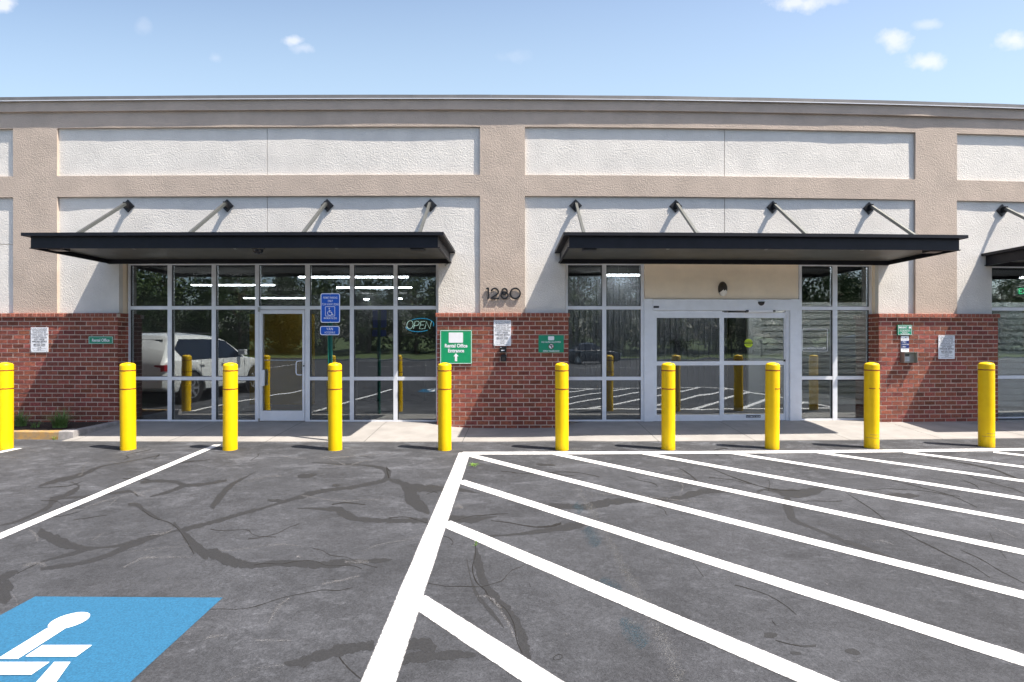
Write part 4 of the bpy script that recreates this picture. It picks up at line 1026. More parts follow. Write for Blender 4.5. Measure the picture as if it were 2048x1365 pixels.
def trace(q, pts, off, s_, z):
    """pts: (x, y, width) in an enlarged crop of the photo; laid on the ground."""
    P = [(off[0] + x / s_, off[1] + y / s_, w / s_) for x, y, w in pts]
    out = []; n_ = len(P)
    for i in range(n_ - 1):
        p0 = P[max(0, i - 1)]; p1 = P[i]; p2 = P[i + 1]; p3 = P[min(n_ - 1, i + 2)]
        L_ = math.hypot(p2[0] - p1[0], p2[1] - p1[1]); st_ = max(2, int(L_ / 5))
        for k in range(st_):
            t = k / st_
            out.append(tuple(.5 * (2 * p1[j] + (p2[j] - p0[j]) * t + (2 * p0[j] - 5 * p1[j] + 4 * p2[j] - p3[j]) * t * t + (3 * p1[j] - p0[j] - 3 * p2[j] + p3[j]) * t ** 3) for j in range(3)))
    out.append(P[-1]); o = len(q.v); row = 0
    for i, (x, y, w) in enumerate(out):
        a = out[max(i - 1, 0)]; b = out[min(i + 1, len(out) - 1)]; d = Vector((b[0] - a[0], b[1] - a[1]))
        if d.length < 1e-6: d = Vector((1, 0))
        d.normalize(); w = max(.7, w); w *= 1 + .5 * noise.noise((x * .09, y * .09, 1)) + .12 * noise.noise((x * .3, y * .3, 4))
        w *= 1.15
        nr = Vector((-d.y, d.x)) * w / 2; jit = Vector((-d.y, d.x)) * w * .18 * noise.noise((x * .12, y * .12, 9))
        for s2, vv_ in ((-1, 0), (1, 1)):
            c = Vector((x, y)) + nr * s2 + jit; X, Y = GP(c.x, c.y); q.v.append((X, Y, z)); q.uv.append((i * .1, vv_))
    for i in range(len(out) - 1): a = o + 2 * i; q.f.append((a, a + 2, a + 3, a + 1)); q.mi.append(0)
c1 = ((0, 840), 2.6); c6 = ((512, 860), 2.703); c7 = ((1024, 860), 2.703); c8 = ((1536, 860), 2.703)
seal = [(c1, [(200, 345, 8), (300, 315, 20), (400, 295, 18), (480, 262, 14), (540, 240, 6), (680, 215, 4), (830, 185, 7)]),
 (c1, [(0, 550, 5), (100, 525, 10), (180, 490, 12), (250, 455, 18), (275, 420, 30), (320, 400, 16), (380, 375, 22), (410, 345, 12), (370, 325, 5)]),
 (c1, [(290, 412, 6), (370, 405, 8), (480, 395, 8), (600, 380, 8), (680, 372, 12), (720, 400, 6)]),
 (c1, [(730, 325, 12), (800, 320, 14), (900, 322, 14), (970, 340, 18), (1060, 335, 14), (1180, 315, 10)]),
 (c1, [(780, 400, 5), (860, 380, 12), (930, 355, 16), (980, 338, 10)]),
 (c1, [(665, 440, 10), (710, 442, 20), (740, 465, 16), (790, 495, 14), (840, 520, 6)]),
 (c1, [(1100, 460, 24), (1140, 405, 28), (1190, 350, 22), (1240, 318, 10), (1330, 270, 3)]),
 (c1, [(200, 580, 40), (260, 612, 44), (340, 645, 44), (430, 668, 26), (520, 665, 10), (620, 655, 12), (700, 640, 28), (800, 610, 14), (900, 580, 8), (960, 570, 20), (1060, 545, 18), (1150, 520, 18), (1250, 490, 16), (1331, 470, 16)]),
 (c1, [(210, 740, 6), (300, 715, 12), (400, 690, 18), (480, 668, 8)]),
 (c1, [(-20, 838, 34), (30, 815, 30), (60, 800, 26), (95, 788, 8)]),
 (c1, [(0, 950, 60), (30, 880, 60), (60, 850, 40)]),
 (c1, [(210, 775, 14), (330, 760, 20), (450, 738, 18), (560, 705, 22), (650, 665, 24), (700, 650, 10)]),
 (c1, [(900, 540, 24), (935, 570, 12), (980, 620, 36), (1020, 660, 44), (1050, 690, 46), (1120, 702, 50), (1200, 735, 44), (1270, 752, 34), (1331, 757, 26), (1440, 745, 28), (1560, 750, 28), (1680, 755, 34), (1800, 742, 32), (1900, 735, 14), (1975, 733, 20), (2040, 726, 5)]),
 (c6, [(0, 435, 14), (100, 405, 8), (200, 375, 18), (300, 345, 22), (400, 325, 14), (500, 315, 16), (600, 295, 16), (690, 275, 20), (715, 245, 26), (700, 218, 28), (660, 202, 14), (560, 190, 6), (420, 185, 4), (300, 175, 3)]),
 (c6, [(60, 380, 6), (120, 385, 18), (160, 388, 8)]),
 (c6, [(225, 427, 5), (300, 425, 10), (380, 430, 18), (430, 430, 36), (480, 455, 42), (540, 480, 28), (640, 490, 24), (760, 492, 20), (860, 490, 24), (930, 492, 20)]),
 (c6, [(720, 268, 14), (790, 290, 26), (830, 325, 54), (840, 365, 64), (870, 400, 58), (910, 430, 40), (935, 455, 16)]),
 (c6, [(800, 300, 16), (900, 316, 34), (980, 318, 30), (1060, 322, 18), (1140, 330, 12), (1210, 345, 4)]),
 (c6, [(1010, 478, 16), (1100, 480, 32), (1180, 485, 36), (1240, 475, 14), (1300, 470, 4)]),
 (c6, [(1230, 575, 8), (1350, 570, 10), (1450, 560, 14), (1560, 545, 22), (1640, 530, 30), (1740, 515, 34), (1800, 500, 14)]),
 (c6, [(1190, 640, 12), (1198, 700, 36), (1215, 780, 38), (1250, 860, 36), (1310, 930, 46), (1370, 1000, 52), (1410, 1060, 46), (1440, 1130, 50), (1455, 1200, 50), (1480, 1250, 18)]),
 (c6, [(1140, 700, 5), (1165, 820, 8), (1200, 900, 18), (1250, 960, 20), (1300, 1020, 14), (1340, 1070, 6)]),
 (c6, [(150, 1262, 14), (220, 1262, 40), (300, 1235, 50), (380, 1215, 50), (460, 1190, 56), (560, 1175, 50), (640, 1165, 40)]),
 (c6, [(790, 1168, 44), (860, 1158, 56), (930, 1165, 66), (975, 1180, 30)]),
 (c6, [(760, 1245, 40), (850, 1230, 52), (960, 1225, 40), (1080, 1215, 44), (1190, 1220, 16)]),
 (c6, [(225, 252, 12), (270, 250, 24), (330, 240, 8)]), (c6, [(410, 302, 6), (435, 300, 14), (460, 299, 4)]),
 (c7, [(200, 405, 20), (300, 415, 26), (400, 415, 24), (480, 400, 38), (600, 385, 24), (760, 380, 18), (900, 370, 24), (980, 345, 30), (1060, 330, 26), (1170, 335, 8)]),
 (c8, [(-60, 335, 10), (0, 322, 12), (120, 345, 40), (240, 335, 34), (330, 310, 8)]),
 (c8, [(100, 360, 26), (112, 420, 44), (130, 480, 26), (200, 515, 14), (300, 555, 12), (420, 605, 18), (520, 640, 20), (640, 690, 24), (780, 740, 22), (900, 775, 12), (1020, 810, 5)]),
 (c8, [(640, 350, 8), (740, 355, 22), (820, 360, 6)]), (c8, [(415, 1195, 6), (455, 1200, 28), (500, 1210, 8)]), (c8, [(-20, 1110, 20), (20, 1112, 26), (50, 1108, 10)]),
 (c8, [(120, 1205, 8), (150, 1208, 18), (180, 1210, 6)]), (c8, [(130, 1160, 5), (190, 1170, 9), (260, 1168, 14)]), (c7, [(130, 185, 6), (180, 190, 12), (235, 192, 6)])]
q = MB(); q.uv = []
for i, (c, p) in enumerate(seal): trace(q, p, c[0], c[1], AZ + .0005 + .00001 * i)
o = q.build('crack_seal', 'seal'); o['kind'] = 'structure'
thin = [(c6, [(450, 1230, 8), (500, 1290, 6), (570, 1350, 5)]), (c6, [(1187, 620, 4), (1185, 680, 4), (1170, 750, 5), (1190, 820, 5), (1240, 870, 6), (1270, 920, 7), (1340, 960, 5), (1390, 1040, 5), (1410, 1140, 5), (1440, 1210, 4)]),
 (c6, [(1270, 490, 3), (1380, 505, 5), (1500, 525, 6), (1600, 520, 10), (1650, 505, 10)]), (c6, [(410, 405, 4), (480, 395, 5), (590, 405, 3)]), (c6, [(1080, 505, 4), (1130, 530, 6), (1160, 555, 3)]),
 (c6, [(920, 350, 2), (960, 335, 3), (985, 345, 2)]), (c6, [(720, 225, 5), (705, 200, 4), (718, 262, 7)]),
 (c1, [(430, 320, 2), (350, 345, 4), (200, 352, 2)]), (c1, [(740, 470, 3), (800, 510, 4), (890, 540, 3), (950, 600, 3), (1010, 700, 4)]), (c1, [(750, 610, 2), (850, 590, 3), (905, 560, 3)]),
 (c1, [(90, 800, 3), (200, 745, 3)]), (c1, [(800, 205, 3), (830, 180, 4)]), (c1, [(380, 522, 2), (460, 510, 2), (560, 495, 2)]),
 (c7, [(900, 205, 3), (950, 235, 5), (1000, 275, 5)]), (c7, [(1060, 200, 3), (1150, 240, 4), (1260, 280, 5), (1340, 305, 4), (1440, 325, 5), (1557, 330, 6)]),
 (c7, [(220, 430, 6), (250, 437, 3)]), (c7, [(980, 720, 2), (1035, 795, 3)]), (c7, [(92, 830, 2), (100, 850, 2)]), (c7, [(225, 1230, 2), (250, 1215, 3), (272, 1222, 3), (262, 1240, 3), (230, 1246, 2), (222, 1232, 2)]),
 (c8, [(420, 340, 2), (560, 430, 4), (650, 500, 3), (780, 580, 3), (860, 620, 5), (1000, 690, 5), (1100, 735, 3), (1200, 800, 3)]), (c8, [(660, 270, 2), (860, 320, 4), (1000, 360, 3), (1130, 420, 3)]),
 (c8, [(1040, 650, 2), (1150, 700, 4), (1250, 760, 3), (1384, 830, 3)]), (c8, [(860, 150, 3), (1000, 170, 4), (1200, 210, 6), (1300, 245, 6), (1384, 280, 6)]), (c8, [(0, 330, 3), (10, 290, 2), (0, 270, 2)]),
 (c8, [(40, 1140, 3), (120, 1160, 4), (180, 1172, 3)]), (c8, [(20, 1030, 2), (45, 1060, 3)]), (c8, [(1050, 270, 2), (1120, 300, 5), (1140, 320, 2)]), (c8, [(1200, 560, 2), (1230, 620, 2), (1290, 700, 2)])]
q = MB(); q.uv = []
for i, (c, p) in enumerate(thin): trace(q, p, c[0], c[1], AZ + .0011 + .00001 * i)
o = q.build('asphalt_crack', 'seal_thin'); o['kind'] = 'structure'
pale = [(c6, [(580, 660, 4), (640, 630, 6), (720, 610, 7), (820, 595, 5), (885, 575, 5)]), (c6, [(60, 1060, 8), (120, 960, 22), (180, 910, 14)]), (c6, [(0, 1138, 10), (100, 1140, 14), (190, 1140, 6)]),
 (c1, [(1050, 1150, 5), (1110, 1125, 18), (1190, 1120, 8)]), (c1, [(870, 830, 8), (885, 826, 14)]), (c1, [(480, 630, 4), (510, 605, 8), (540, 590, 4)]), (c1, [(540, 460, 4), (575, 440, 6), (615, 405, 4)]),
 (c1, [(660, 690, 3), (780, 672, 4), (990, 655, 3)]), (c1, [(640, 770, 6), (740, 722, 18), (840, 715, 10), (1000, 715, 6)]), (c1, [(60, 905, 5), (90, 950, 8), (80, 1000, 5)]), (c1, [(150, 570, 8), (185, 600, 26), (195, 640, 8)]), (c1, [(900, 565, 10), (860, 590, 16), (780, 600, 6)]), (c1, [(690, 370, 10), (740, 395, 16), (760, 405, 6)]),
 (c1, [(120, 760, 14), (200, 745, 22), (240, 765, 14)]), (c1, [(1170, 1365, 4), (1250, 1325, 6), (1331, 1300, 6)]), (c6, [(0, 1290, 5), (80, 1280, 8), (150, 1275, 6)]), (c6, [(215, 690, 12), (240, 685, 20)]), (c6, [(480, 715, 20), (560, 715, 30), (610, 715, 20)]),
 (c6, [(1070, 420, 18), (1095, 415, 34), (1120, 425, 18)]), (c6, [(350, 835, 6), (440, 820, 16), (560, 790, 10)]), (c6, [(620, 1330, 4), (650, 1290, 6), (695, 1262, 5)]), (c6, [(1195, 900, 6), (1265, 905, 20), (1310, 960, 24), (1370, 1060, 20), (1400, 1130, 12)]), (c7, [(285, 1105, 6), (310, 1106, 12)]),
 (c8, [(300, 825, 6), (325, 835, 14)]), (c8, [(890, 925, 6), (905, 920, 16)]), (c8, [(480, 1250, 5), (500, 1255, 8)]), (c8, [(720, 850, 4), (750, 855, 5)]), (c8, [(560, 605, 6), (620, 600, 12), (680, 625, 6)]), (c8, [(1100, 885, 6), (1165, 905, 6)]), (c8, [(1010, 830, 3), (1200, 868, 4), (1384, 905, 3)]),
 (c7, [(800, 675, 2), (796, 745, 2.4), (830, 750, 2.4), (865, 725, 2.4), (872, 700, 2.4), (860, 680, 2)])]
rn2 = random.Random(5); hair = []
for i in range(70):                      # hairline cracks and pale flecks scattered over the worn asphalt
    X = rn2.uniform(-9, 9); Y = rn2.uniform(2.7, 8.0); a = rn2.uniform(-.5, .5) + rn2.choice((0, 0, 1.4)); pts = []
    for k in range(rn2.randint(5, 12)):
        pts.append(((X) / Y * F + 1024, (EYE - AZ) * F / Y + 682.5, rn2.uniform(.7, 1.4) if i % 3 else rn2.uniform(1.2, 4)))
        st_ = rn2.uniform(.05, .16); X += math.cos(a) * st_; Y += math.sin(a) * st_; a += rn2.uniform(-.6, .6); Y = max(2.6, min(8.3, Y))
    hair.append((i % 3, pts))
q = MB(); q.uv = []
for i, (k_i, p) in enumerate(hair):
    if k_i: trace(q, p, (0, 0), 1, AZ + .0009 + .000005 * i)
o = q.build('hairline_crack', 'seal_thin'); o['kind'] = 'structure'
q = MB(); q.uv = []
for i, (k_i, p) in enumerate(hair):
    if not k_i: trace(q, p, (0, 0), 1, AZ + .0013 + .000005 * i)
for i, (c, p) in enumerate(pale): trace(q, p, c[0], c[1], AZ + .0015 + .00001 * i)
o = q.build('pale_scuffs', 'chalk'); o['kind'] = 'structure'
q = MB(); q.uv = []
trace(q, [(350, 310, 20), (400, 400, 30), (440, 460, 46), (520, 590, 50), (600, 740, 60), (680, 880, 70), (730, 960, 70), (790, 1100, 90), (850, 1200, 90), (900, 1365, 80)], *c7, AZ + .0009)
trace(q, [(410, 390, 20), (435, 430, 44), (455, 470, 44)], *c7, AZ + .0013); trace(q, [(620, 1035, 12), (660, 1042, 20), (700, 1045, 10)], *c7, AZ + .0013); trace(q, [(890, 1360, 16), (915, 1320, 18), (935, 1300, 10)], *c7, AZ + .0013)
o = q.build('old_line_ghost', 'ghost'); o['kind'] = 'structure'
q = MB(); q.uv = []
for p in ([(400, 530, 60), (440, 590, 90), (460, 630, 60)], [(590, 1020, 60), (660, 1090, 110), (720, 1170, 90)], [(340, 400, 40), (380, 440, 60)], [(480, 810, 60), (580, 880, 70)]): trace(q, p, *c7, AZ + .0010)
o = q.build('old_blue_ghost', 'ghost_blue'); o['kind'] = 'structure'

# ------------------------------------------------------------------ bollards
Hb = 1.37; rb = .1045
prof = [(rb + .001, 0), (rb, .02), (rb, Hb - .055)]
for i in range(1, 9):
    a = R(90 * i / 8); prof.append((rb - .055 + .055 * math.cos(a), Hb - .055 + .042 * math.sin(a)))
prof += [(.03, Hb - .006), (.001, Hb - .004)]
first = thing('bollard', '', 'bollard', group='yellow bollards along the front of the building')
q = MB(); q.lathe(prof, 36); sleeve = q.build('sleeve', 'yellow', first, smooth=True)
def ring_mb(z, a0=0, a1=360, h=.016, r=rb + .0015):
    q = MB(); n_ = max(4, int((a1 - a0) / 10)); vs = []; fs = []
    for i in range(n_ + 1):
        a = R(a0 + (a1 - a0) * i / n_); jz = .0015 * math.sin(i * 1.7)
        for rr, zz in ((r, z - h / 2), (r, z + h / 2), (r - .004, z + h / 2), (r - .004, z - h / 2)): vs.append((rr * math.cos(a), rr * math.sin(a), zz + jz))
    for i in range(n_):
        for k in range(4): k2 = (k + 1) % 4; fs.append((4 * i + k, 4 * i + 4 + k, 4 * i + 4 + k2, 4 * i + k2))
    q.add(vs, fs); return q
r1 = ring_mb(1.241).build('dark_band', 'band', first); r2 = ring_mb(.955).build('dark_band', 'band', first)
half = ring_mb(.955, 270, 350, .012).build('dark_band', 'band', first); half.data.name = 'band_half'
brk = ring_mb(.955, 215, 262, .012); brk2 = ring_mb(.955, 296, 330, .012); brk.add(brk2.v, brk2.f); broken = brk.build('dark_band', 'band', first)
gr = ring_mb(.175, 190, 350, .006); g2_ = ring_mb(.225, 225, 330, .005); gr.add(g2_.v, g2_.f); gr_o = gr.build('scuff_line', 'kerb_yellow', first)
bl = [(9.5, 'left-most yellow bollard, cut off by the left edge of the picture', 'a'), (256.5, 'yellow bollard in front of the brick corner left of the office windows', 'a'),
      (460.5, 'yellow bollard at the head of the white bay line, left of the office door', 'a'), (670.5, 'yellow bollard in front of the green post of the blue parking signs', 'a'),
      (889.5, 'yellow bollard in front of the big Rental Office Entrance sign', 'a'), (1124, 'yellow bollard at the right end of the centre brick pier', 'a'),
      (1336.5, 'yellow bollard in front of the left leaf of the sliding door', 'a'), (1544, 'yellow bollard before the right sliding leaf, its lower dark band half gone', 'h'),
      (1743, 'yellow bollard left of the right brick pier, its lower band broken', 'b'), (1973, 'yellow bollard with one band at the right end of the right brick pier', 'n'),
      (2215, 'yellow bollard beyond the right edge of the picture', 'a')]
protos = {'a': (r1, r2), 'h': (r1, half), 'b': (r1, broken, gr_o), 'n': (r1, gr_o)}
allp = [r1, r2, half, broken, gr_o]
roots = []
for i, (px, lab, v) in enumerate(bl):
    X = XP(px, 8.21); Y = 8.21 + g(X)
    if i == 0: o = first
    else:
        o = first.copy(); C.objects.link(o)
        for p in [sleeve] + list(protos[v]):
            c = p.copy(); C.objects.link(c); c.parent = o
    o.location = (X, Y, AZ - .003); o['label'] = lab; o.rotation_euler = (R(random.uniform(-.5, .5)), R(random.uniform(-.35, .35)), random.uniform(-.15, .15))
for p in (half, broken, gr_o): bpy.data.objects.remove(p)

# ------------------------------------------------------------------ accessible parking sign on its post
Yp = 8.84; pxm = (Yp) / F
sgx = XP(659.5, Yp)
sg = thing('parking_sign', 'blue permit parking and van accessible signs on a green post behind the fourth bollard', 'parking sign', (sgx, Yp + g(sgx), AZ))
def SX(p): return XP(p, Yp)
def SZ(p): return ZP(p, Yp)
q = MB(); pw = .036
zt2 = SZ(590)
for (a, b, c, d) in ((-pw, -pw + .008, -.02, .0), (pw - .008, pw, -.02, .0), (-.02, .02, .018, .024)): q.box(sgx + a - .0, sgx + b, Yp + c + .03, Yp + d + .034, AZ - .02, zt2)
q.add([(sgx - pw + .008, Yp + .03, AZ), (sgx - .02, Yp + .05, AZ), (sgx - .02, Yp + .05, zt2), (sgx - pw + .008, Yp + .03, zt2)], [(0, 1, 2, 3)]); q.add([(sgx + pw - .008, Yp + .03, AZ), (sgx + .02, Yp + .05, AZ), (sgx + .02, Yp + .05, zt2), (sgx + pw - .008, Yp + .03, zt2)], [(0, 1, 2, 3)])
q.build('post', 'post_green', sg, bend=True)
def signplate(nm, p0, p1, q0, q1):
    x0, x1, z0, z1 = SX(p0), SX(p1), SZ(q1), SZ(q0)
    q = MB(); q.prism(rrect(x0, x1, z0, z1, .035), Yp + .003, Yp + .007); o = q.build(nm, 'blue_sign', sg, bend=True)
    q = MB(); rring(q, x0 + .002, x1 - .002, z0 + .002, z1 - .002, .033, .011, Yp + .001, Yp + .003); q.build('border', 'sign_white', o, bend=True)
    q = MB()
    for zz in (z0 + .022, z1 - .022): q.tube([((x0 + x1) / 2, Yp + .003, zz), ((x0 + x1) / 2, Yp - .005, zz)], .007, 8)
    q.build('bolt', 'steel', o, bend=True)
    return o, (x0 + x1) / 2
ps, cxs = signplate('permit_sign', 641, 680, 587, 646)
q = MB(); yL_ = Yp + .001
text_into(q, 'PERMIT PARKING', cxs, SZ(598), .052, yL_, bold=.004, squeeze=.58, spacing=1.05); text_into(q, 'ONLY', cxs, SZ(604.5), .052, yL_, bold=.004, squeeze=.62); text_into(q, 'TOW AWAY ZONE', cxs, SZ(611.2), .052, yL_, bold=.004, squeeze=.61, spacing=1.05); text_into(q, 'MAXIMUM FINE $500', cxs, SZ(638.6), .044, yL_, bold=.002, squeeze=.54)
q.build('lettering', 'sign_white', ps, bend=True)
q = MB(); x0, x1, z0, z1 = SX(650.3), SX(670), SZ(633), SZ(613.3); rring(q, x0, x1, z0, z1, .014, .007, yL_ - .0005, yL_ + .001)
cxw, czw = cxs - .004, SZ(624.5)
def WP(dx, dz): return (cxw + dx, yL_, czw + dz)
q.prism(arc(cxw - .014, SZ(617), .010, .010, 0, 330, 10), yL_ - .0005, yL_ + .001)
q.tube([WP(-.014, .042), WP(-.010, -.003), WP(.024, -.003), WP(.042, -.046), WP(.056, -.042)], .0055, 5); q.tube([WP(-.012, .02), WP(.016, .02)], .0045, 5)
q.tube([WP(-.004 + .038 * math.cos(R(a)), -.018 + .038 * math.sin(R(a))) for a in range(125, 345, 12)], .0045, 5)
q.build('wheelchair_pictogram', 'sign_white', ps, bend=True)
vs_, cxs = signplate('van_sign', 640, 679.2, 652.3, 671)
q = MB(); text_into(q, 'VAN', cxs, SZ(660.8), .062, yL_, bold=.006, squeeze=.82, spacing=1.1); text_into(q, 'ACCESSIBLE', cxs, SZ(667.2), .046, yL_, bold=.004, squeeze=.68, spacing=1.1); q.build('lettering', 'sign_white', vs_, bend=True)

# ------------------------------------------------------------------ what the glass reflects: vehicles, lawn, fence, trees
def vehicle(kind, label, paint, x, y, rz, name):
    """Length runs along local y, front at -y."""
    o = thing(name, label, 'car')
    if kind == 'suv':
        L_, Wd = 5.15, 1.98; wb = 3.1; fy = -L_ / 2 + .98; ry = fy + wb; wr = .41; roofz = 1.88
        st = [(-2.57, .55, .80, .86, .86), (-2.50, .38, .88, 1.00, 1.02), (-2.2, .30, .95, 1.10, 1.12), (-1.5, .30, .98, 1.16, 1.18), (-1.05, .30, .99, 1.18, 1.24), (-.35, .30, .99, 1.18, 1.74), (.1, .30, .99, 1.18, 1.86), (1.0, .30, .99, 1.18, 1.92), (1.9, .32, .98, 1.18, 1.89), (2.15, .36, .97, 1.20, 1.84), (2.40, .42, .95, 1.18, 1.48), (2.55, .50, .90, 1.10, 1.16), (2.57, .60, .86, 1.0, 1.02)]
        wins = [[(-.92, 1.20), (-.28, 1.70), (.12, 1.755), (.12, 1.20)], [(.14, 1.20), (.14, 1.757), (1.14, 1.765), (1.14, 1.20)], [(1.16, 1.20), (1.16, 1.765), (1.78, 1.75), (2.02, 1.50), (1.82, 1.20)]]
    else:
        L_, Wd = 4.75, 1.82; wb = 2.75; fy = -L_ / 2 + .95; ry = fy + wb; wr = .33; roofz = 1.44
        st = [(-2.37, .45, .72, .66, .66), (-2.28, .30, .84, .76, .78), (-1.8, .24, .90, .86, .88), (-1.05, .24, .91, .93, .97), (-.15, .24, .91, .95, 1.38), (.3, .24, .91, .95, roofz), (.9, .24, .91, .95, 1.42), (1.35, .26, .90, .97, 1.25), (1.75, .28, .88, .98, 1.04), (2.25, .34, .84, .94, .96), (2.37, .45, .76, .8, .82)]
        wins = [[(-.75, .99), (-.1, 1.33), (.28, 1.37), (.28, .99)], [(.34, .99), (.34, 1.375), (.92, 1.35), (1.32, 1.17), (1.35, .99)]]
    q = MB(); n_ = 0; rings = []
    def side(yv):
        for a, b in zip(st, st[1:]):
            if a[0] <= yv <= b[0]:
                t = (yv - a[0]) / (b[0] - a[0]); return [a[k] + (b[k] - a[k]) * t for k in range(5)]
        return list(st[-1])
    def half_w(yv, z):
        _, lo, w, belt, top = side(yv)
        if z <= belt: return w
        f_ = (z - belt) / max(.35, roofz - belt); return w - .02 - f_ * .24
    ys = sorted(set([s_[0] for s_ in st] + [st[0][0] + (st[-1][0] - st[0][0]) * i / 30 for i in range(31)]))
    for yv in ys:
        _, lo, w, belt, top = side(yv)
        # wheel arch notches
        for wy in (fy, ry):
            dd = abs(yv - wy); R_a = wr + .08
            if dd < R_a: lo = max(lo, wr + math.sqrt(R_a ** 2 - dd ** 2))
        pts = [(w * .55, lo), (w - .03, lo), (w, min(lo + .06, belt - .05)), (w, (lo + belt) / 2 + .1 if (lo + belt) / 2 + .1 < belt - .03 else belt - .03), (w - .015, belt - .01), (w - .03, belt)]
        tw = half_w(yv, top) if top > belt + .1 else w - .06
        pts += [(max(.2, tw), max(top - .05, belt + .004)), (max(.15, tw - .10), max(top - .008, belt + .008)), (max(.05, tw - .4), top + .012)]
        rings.append([(-a, yv, b) for a, b in reversed(pts)] + [(a, yv, b) for a, b in pts])
    m_ = len(rings[0]); q.v = [p for r_ in rings for p in r_]
    for i in range(len(rings) - 1):
        for k in range(m_): k2 = (k + 1) % m_; q.f.append((i * m_ + k, i * m_ + k2, (i + 1) * m_ + k2, (i + 1) * m_ + k)); q.mi.append(0)
    q.f.append(tuple(range(m_))); q.mi.append(0); q.f.append(tuple((len(rings) - 1) * m_ + k for k in range(m_ - 1, -1, -1))); q.mi.append(0)
    q.build('body', paint, o, smooth=True)
    for poly in wins:
        for sgn in (-1, 1):
            q = MB(); vs = []
            for off in (.008, -.03):
                for (yv, z) in poly: vs.append((sgn * (half_w(yv, z) + off), yv, z))
            k = len(poly); fs = [tuple(range(k)), tuple(range(2 * k - 1, k - 1, -1))] + [(i, (i + 1) % k, k + (i + 1) % k, k + i) for i in range(k)]
            q.add(vs, fs); q.build('side_window', 'car_glass', o)
    q = MB(); 
    a, b = (st[4], st[5]) if kind == 'suv' else (st[3], st[4])
    t0, t1 = .08, .93
    def wp(t, s2): yv = a[0] + (b[0] - a[0]) * t; z = a[4] + (b[4] - a[4]) * t; return (s2 * (half_w(yv, z) - .13), yv - .012, z + .018)
    q.add([wp(t0, -1), wp(t0, 1), wp(t1, 1), wp(t1, -1)], [(0, 1, 2, 3)]); q.build('windscreen', 'car_glass', o)
    yb, zb_0, zb_1 = (2.5, 1.22, 1.62) if kind == 'suv' else (1.55, 1.03, 1.3)
    q = MB()
    if kind == 'suv': q.add([(-.74, 2.46, 1.25), (.74, 2.46, 1.25), (.66, 2.23, 1.74), (-.66, 2.23, 1.74)], [(0, 1, 2, 3)])
    else: q.add([(-.7, 1.73, 1.06), (.7, 1.73, 1.06), (.6, 1.08, 1.40), (-.6, 1.08, 1.40)], [(0, 1, 2, 3)])
    q.build('rear_window', 'car_glass', o)
    for wy in (fy, ry):
        for sgn in (-1, 1):
            cx0 = sgn * (Wd / 2 - .14)
            q = MB(); q.tube([(cx0 - .12, wy, wr), (cx0 - .10, wy, wr), (cx0 + .10, wy, wr), (cx0 + .12, wy, wr)], [wr - .03, wr, wr, wr - .03], 26); w_o = q.build('wheel', 'tyre', o, smooth=True)
            q = MB(); fx = cx0 + sgn * .118
            for k in range(6):
                an = math.pi * k / 3; q.obox((fx, wy + math.cos(an) * wr * .33, wr + math.sin(an) * wr * .33), (.012, 0, 0), (0, math.cos(an) * wr * .3, math.sin(an) * wr * .3), (0, -math.sin(an) * .035, math.cos(an) * .035))
            vs = []
            for k in range(24):
                an = 2 * math.pi * k / 24
                for rr in (wr * .58, wr * .66): vs.append((fx + sgn * .008, wy + rr * math.cos(an), wr + rr * math.sin(an)))
            q.add(vs, [(2 * k, 2 * k + 1, (2 * k + 3) % 48, (2 * k + 2) % 48) for k in range(24)])
            q.build('rim', 'rim', w_o)
    q = MB()
    for wy in (fy, ry): q.tube([(-Wd / 2 + .05, wy, wr + .02), (Wd / 2 - .05, wy, wr + .02)], wr + .075, 24)
    q.box(-Wd / 2 + .12, Wd / 2 - .12, -L_ / 2 + .3, L_ / 2 - .3, .22, .34, None)
    q.build('underbody', 'tyre', o)
    e = L_ / 2
    zl = 1.02 if kind == 'suv' else .78
    for sgn in (-1, 1):
        q = MB(); q.box(sgn * (Wd / 2 - .30), sgn * (Wd / 2 - .035), e - .28, e - .01, zl - .09, zl + .07, None); q.build('tail_light', 'tail', o)
        q = MB(); q.box(sgn * (Wd / 2 - .36), sgn * (Wd / 2 - .07), -e + .03, -e + .30, zl - .18, zl - .06, None); q.build('headlight', 'head', o)
        my = -.72 if kind == 'suv' else -.55; mz = 1.26 if kind == 'suv' else 1.02
        q = MB(); q.box(sgn * (Wd / 2 - .03), sgn * (Wd / 2 + .20), my - .06, my + .07, mz, mz + .18, None); q.build('mirror', paint, o, bevel=.02)
        for hy in ((-.1 + .12, 1.0) if kind == 'suv' else (.12, 1.0)):
            q = MB(); q.box(sgn * (Wd / 2 + .0), sgn * (Wd / 2 + .035), hy, hy + .2, zl + .02, zl + .055, None); q.build('door_handle', paint, o)
        q = MB(); yz = [(.13, .38), (.13, zl + .15)]
        for yv in ((.13, 1.16, -.95) if kind == 'suv' else (.31, 1.2, -.85)): q.box(sgn * (Wd / 2 - .004), sgn * (Wd / 2 + .003), yv - .004, yv + .004, .42, (1.17 if kind == 'suv' else .93), None)
        q.build('door_seam', 'tyre', o)
        if kind == 'suv':
            q = MB(); q.tube([(sgn * .66, -.05, 1.85), (sgn * .66, .05, 1.93), (sgn * .66, 1.9, 1.94), (sgn * .66, 2.05, 1.86)], .018, 6); q.build('roof_rail', 'black', o)
            q = MB(); q.box(sgn * (Wd / 2 - .03), sgn * (Wd / 2 + .06), fy + wr + .12, ry - wr - .12, .30, .36, None); q.build('side_step', 'black', o)
    q = MB(); q.box(-.55, .55, -e - .005, -e + .1, zl - .22, zl - .02, None); q.build('grille', 'black', o)
    o.location = (x, y, AZ + .0); o.rotation_euler = (0, 0, rz)
    return o
vehicle('suv', 'white sport utility car reflected in the left office windows', 'car_white', -9.75, 5.15, R(3), 'suv_car')
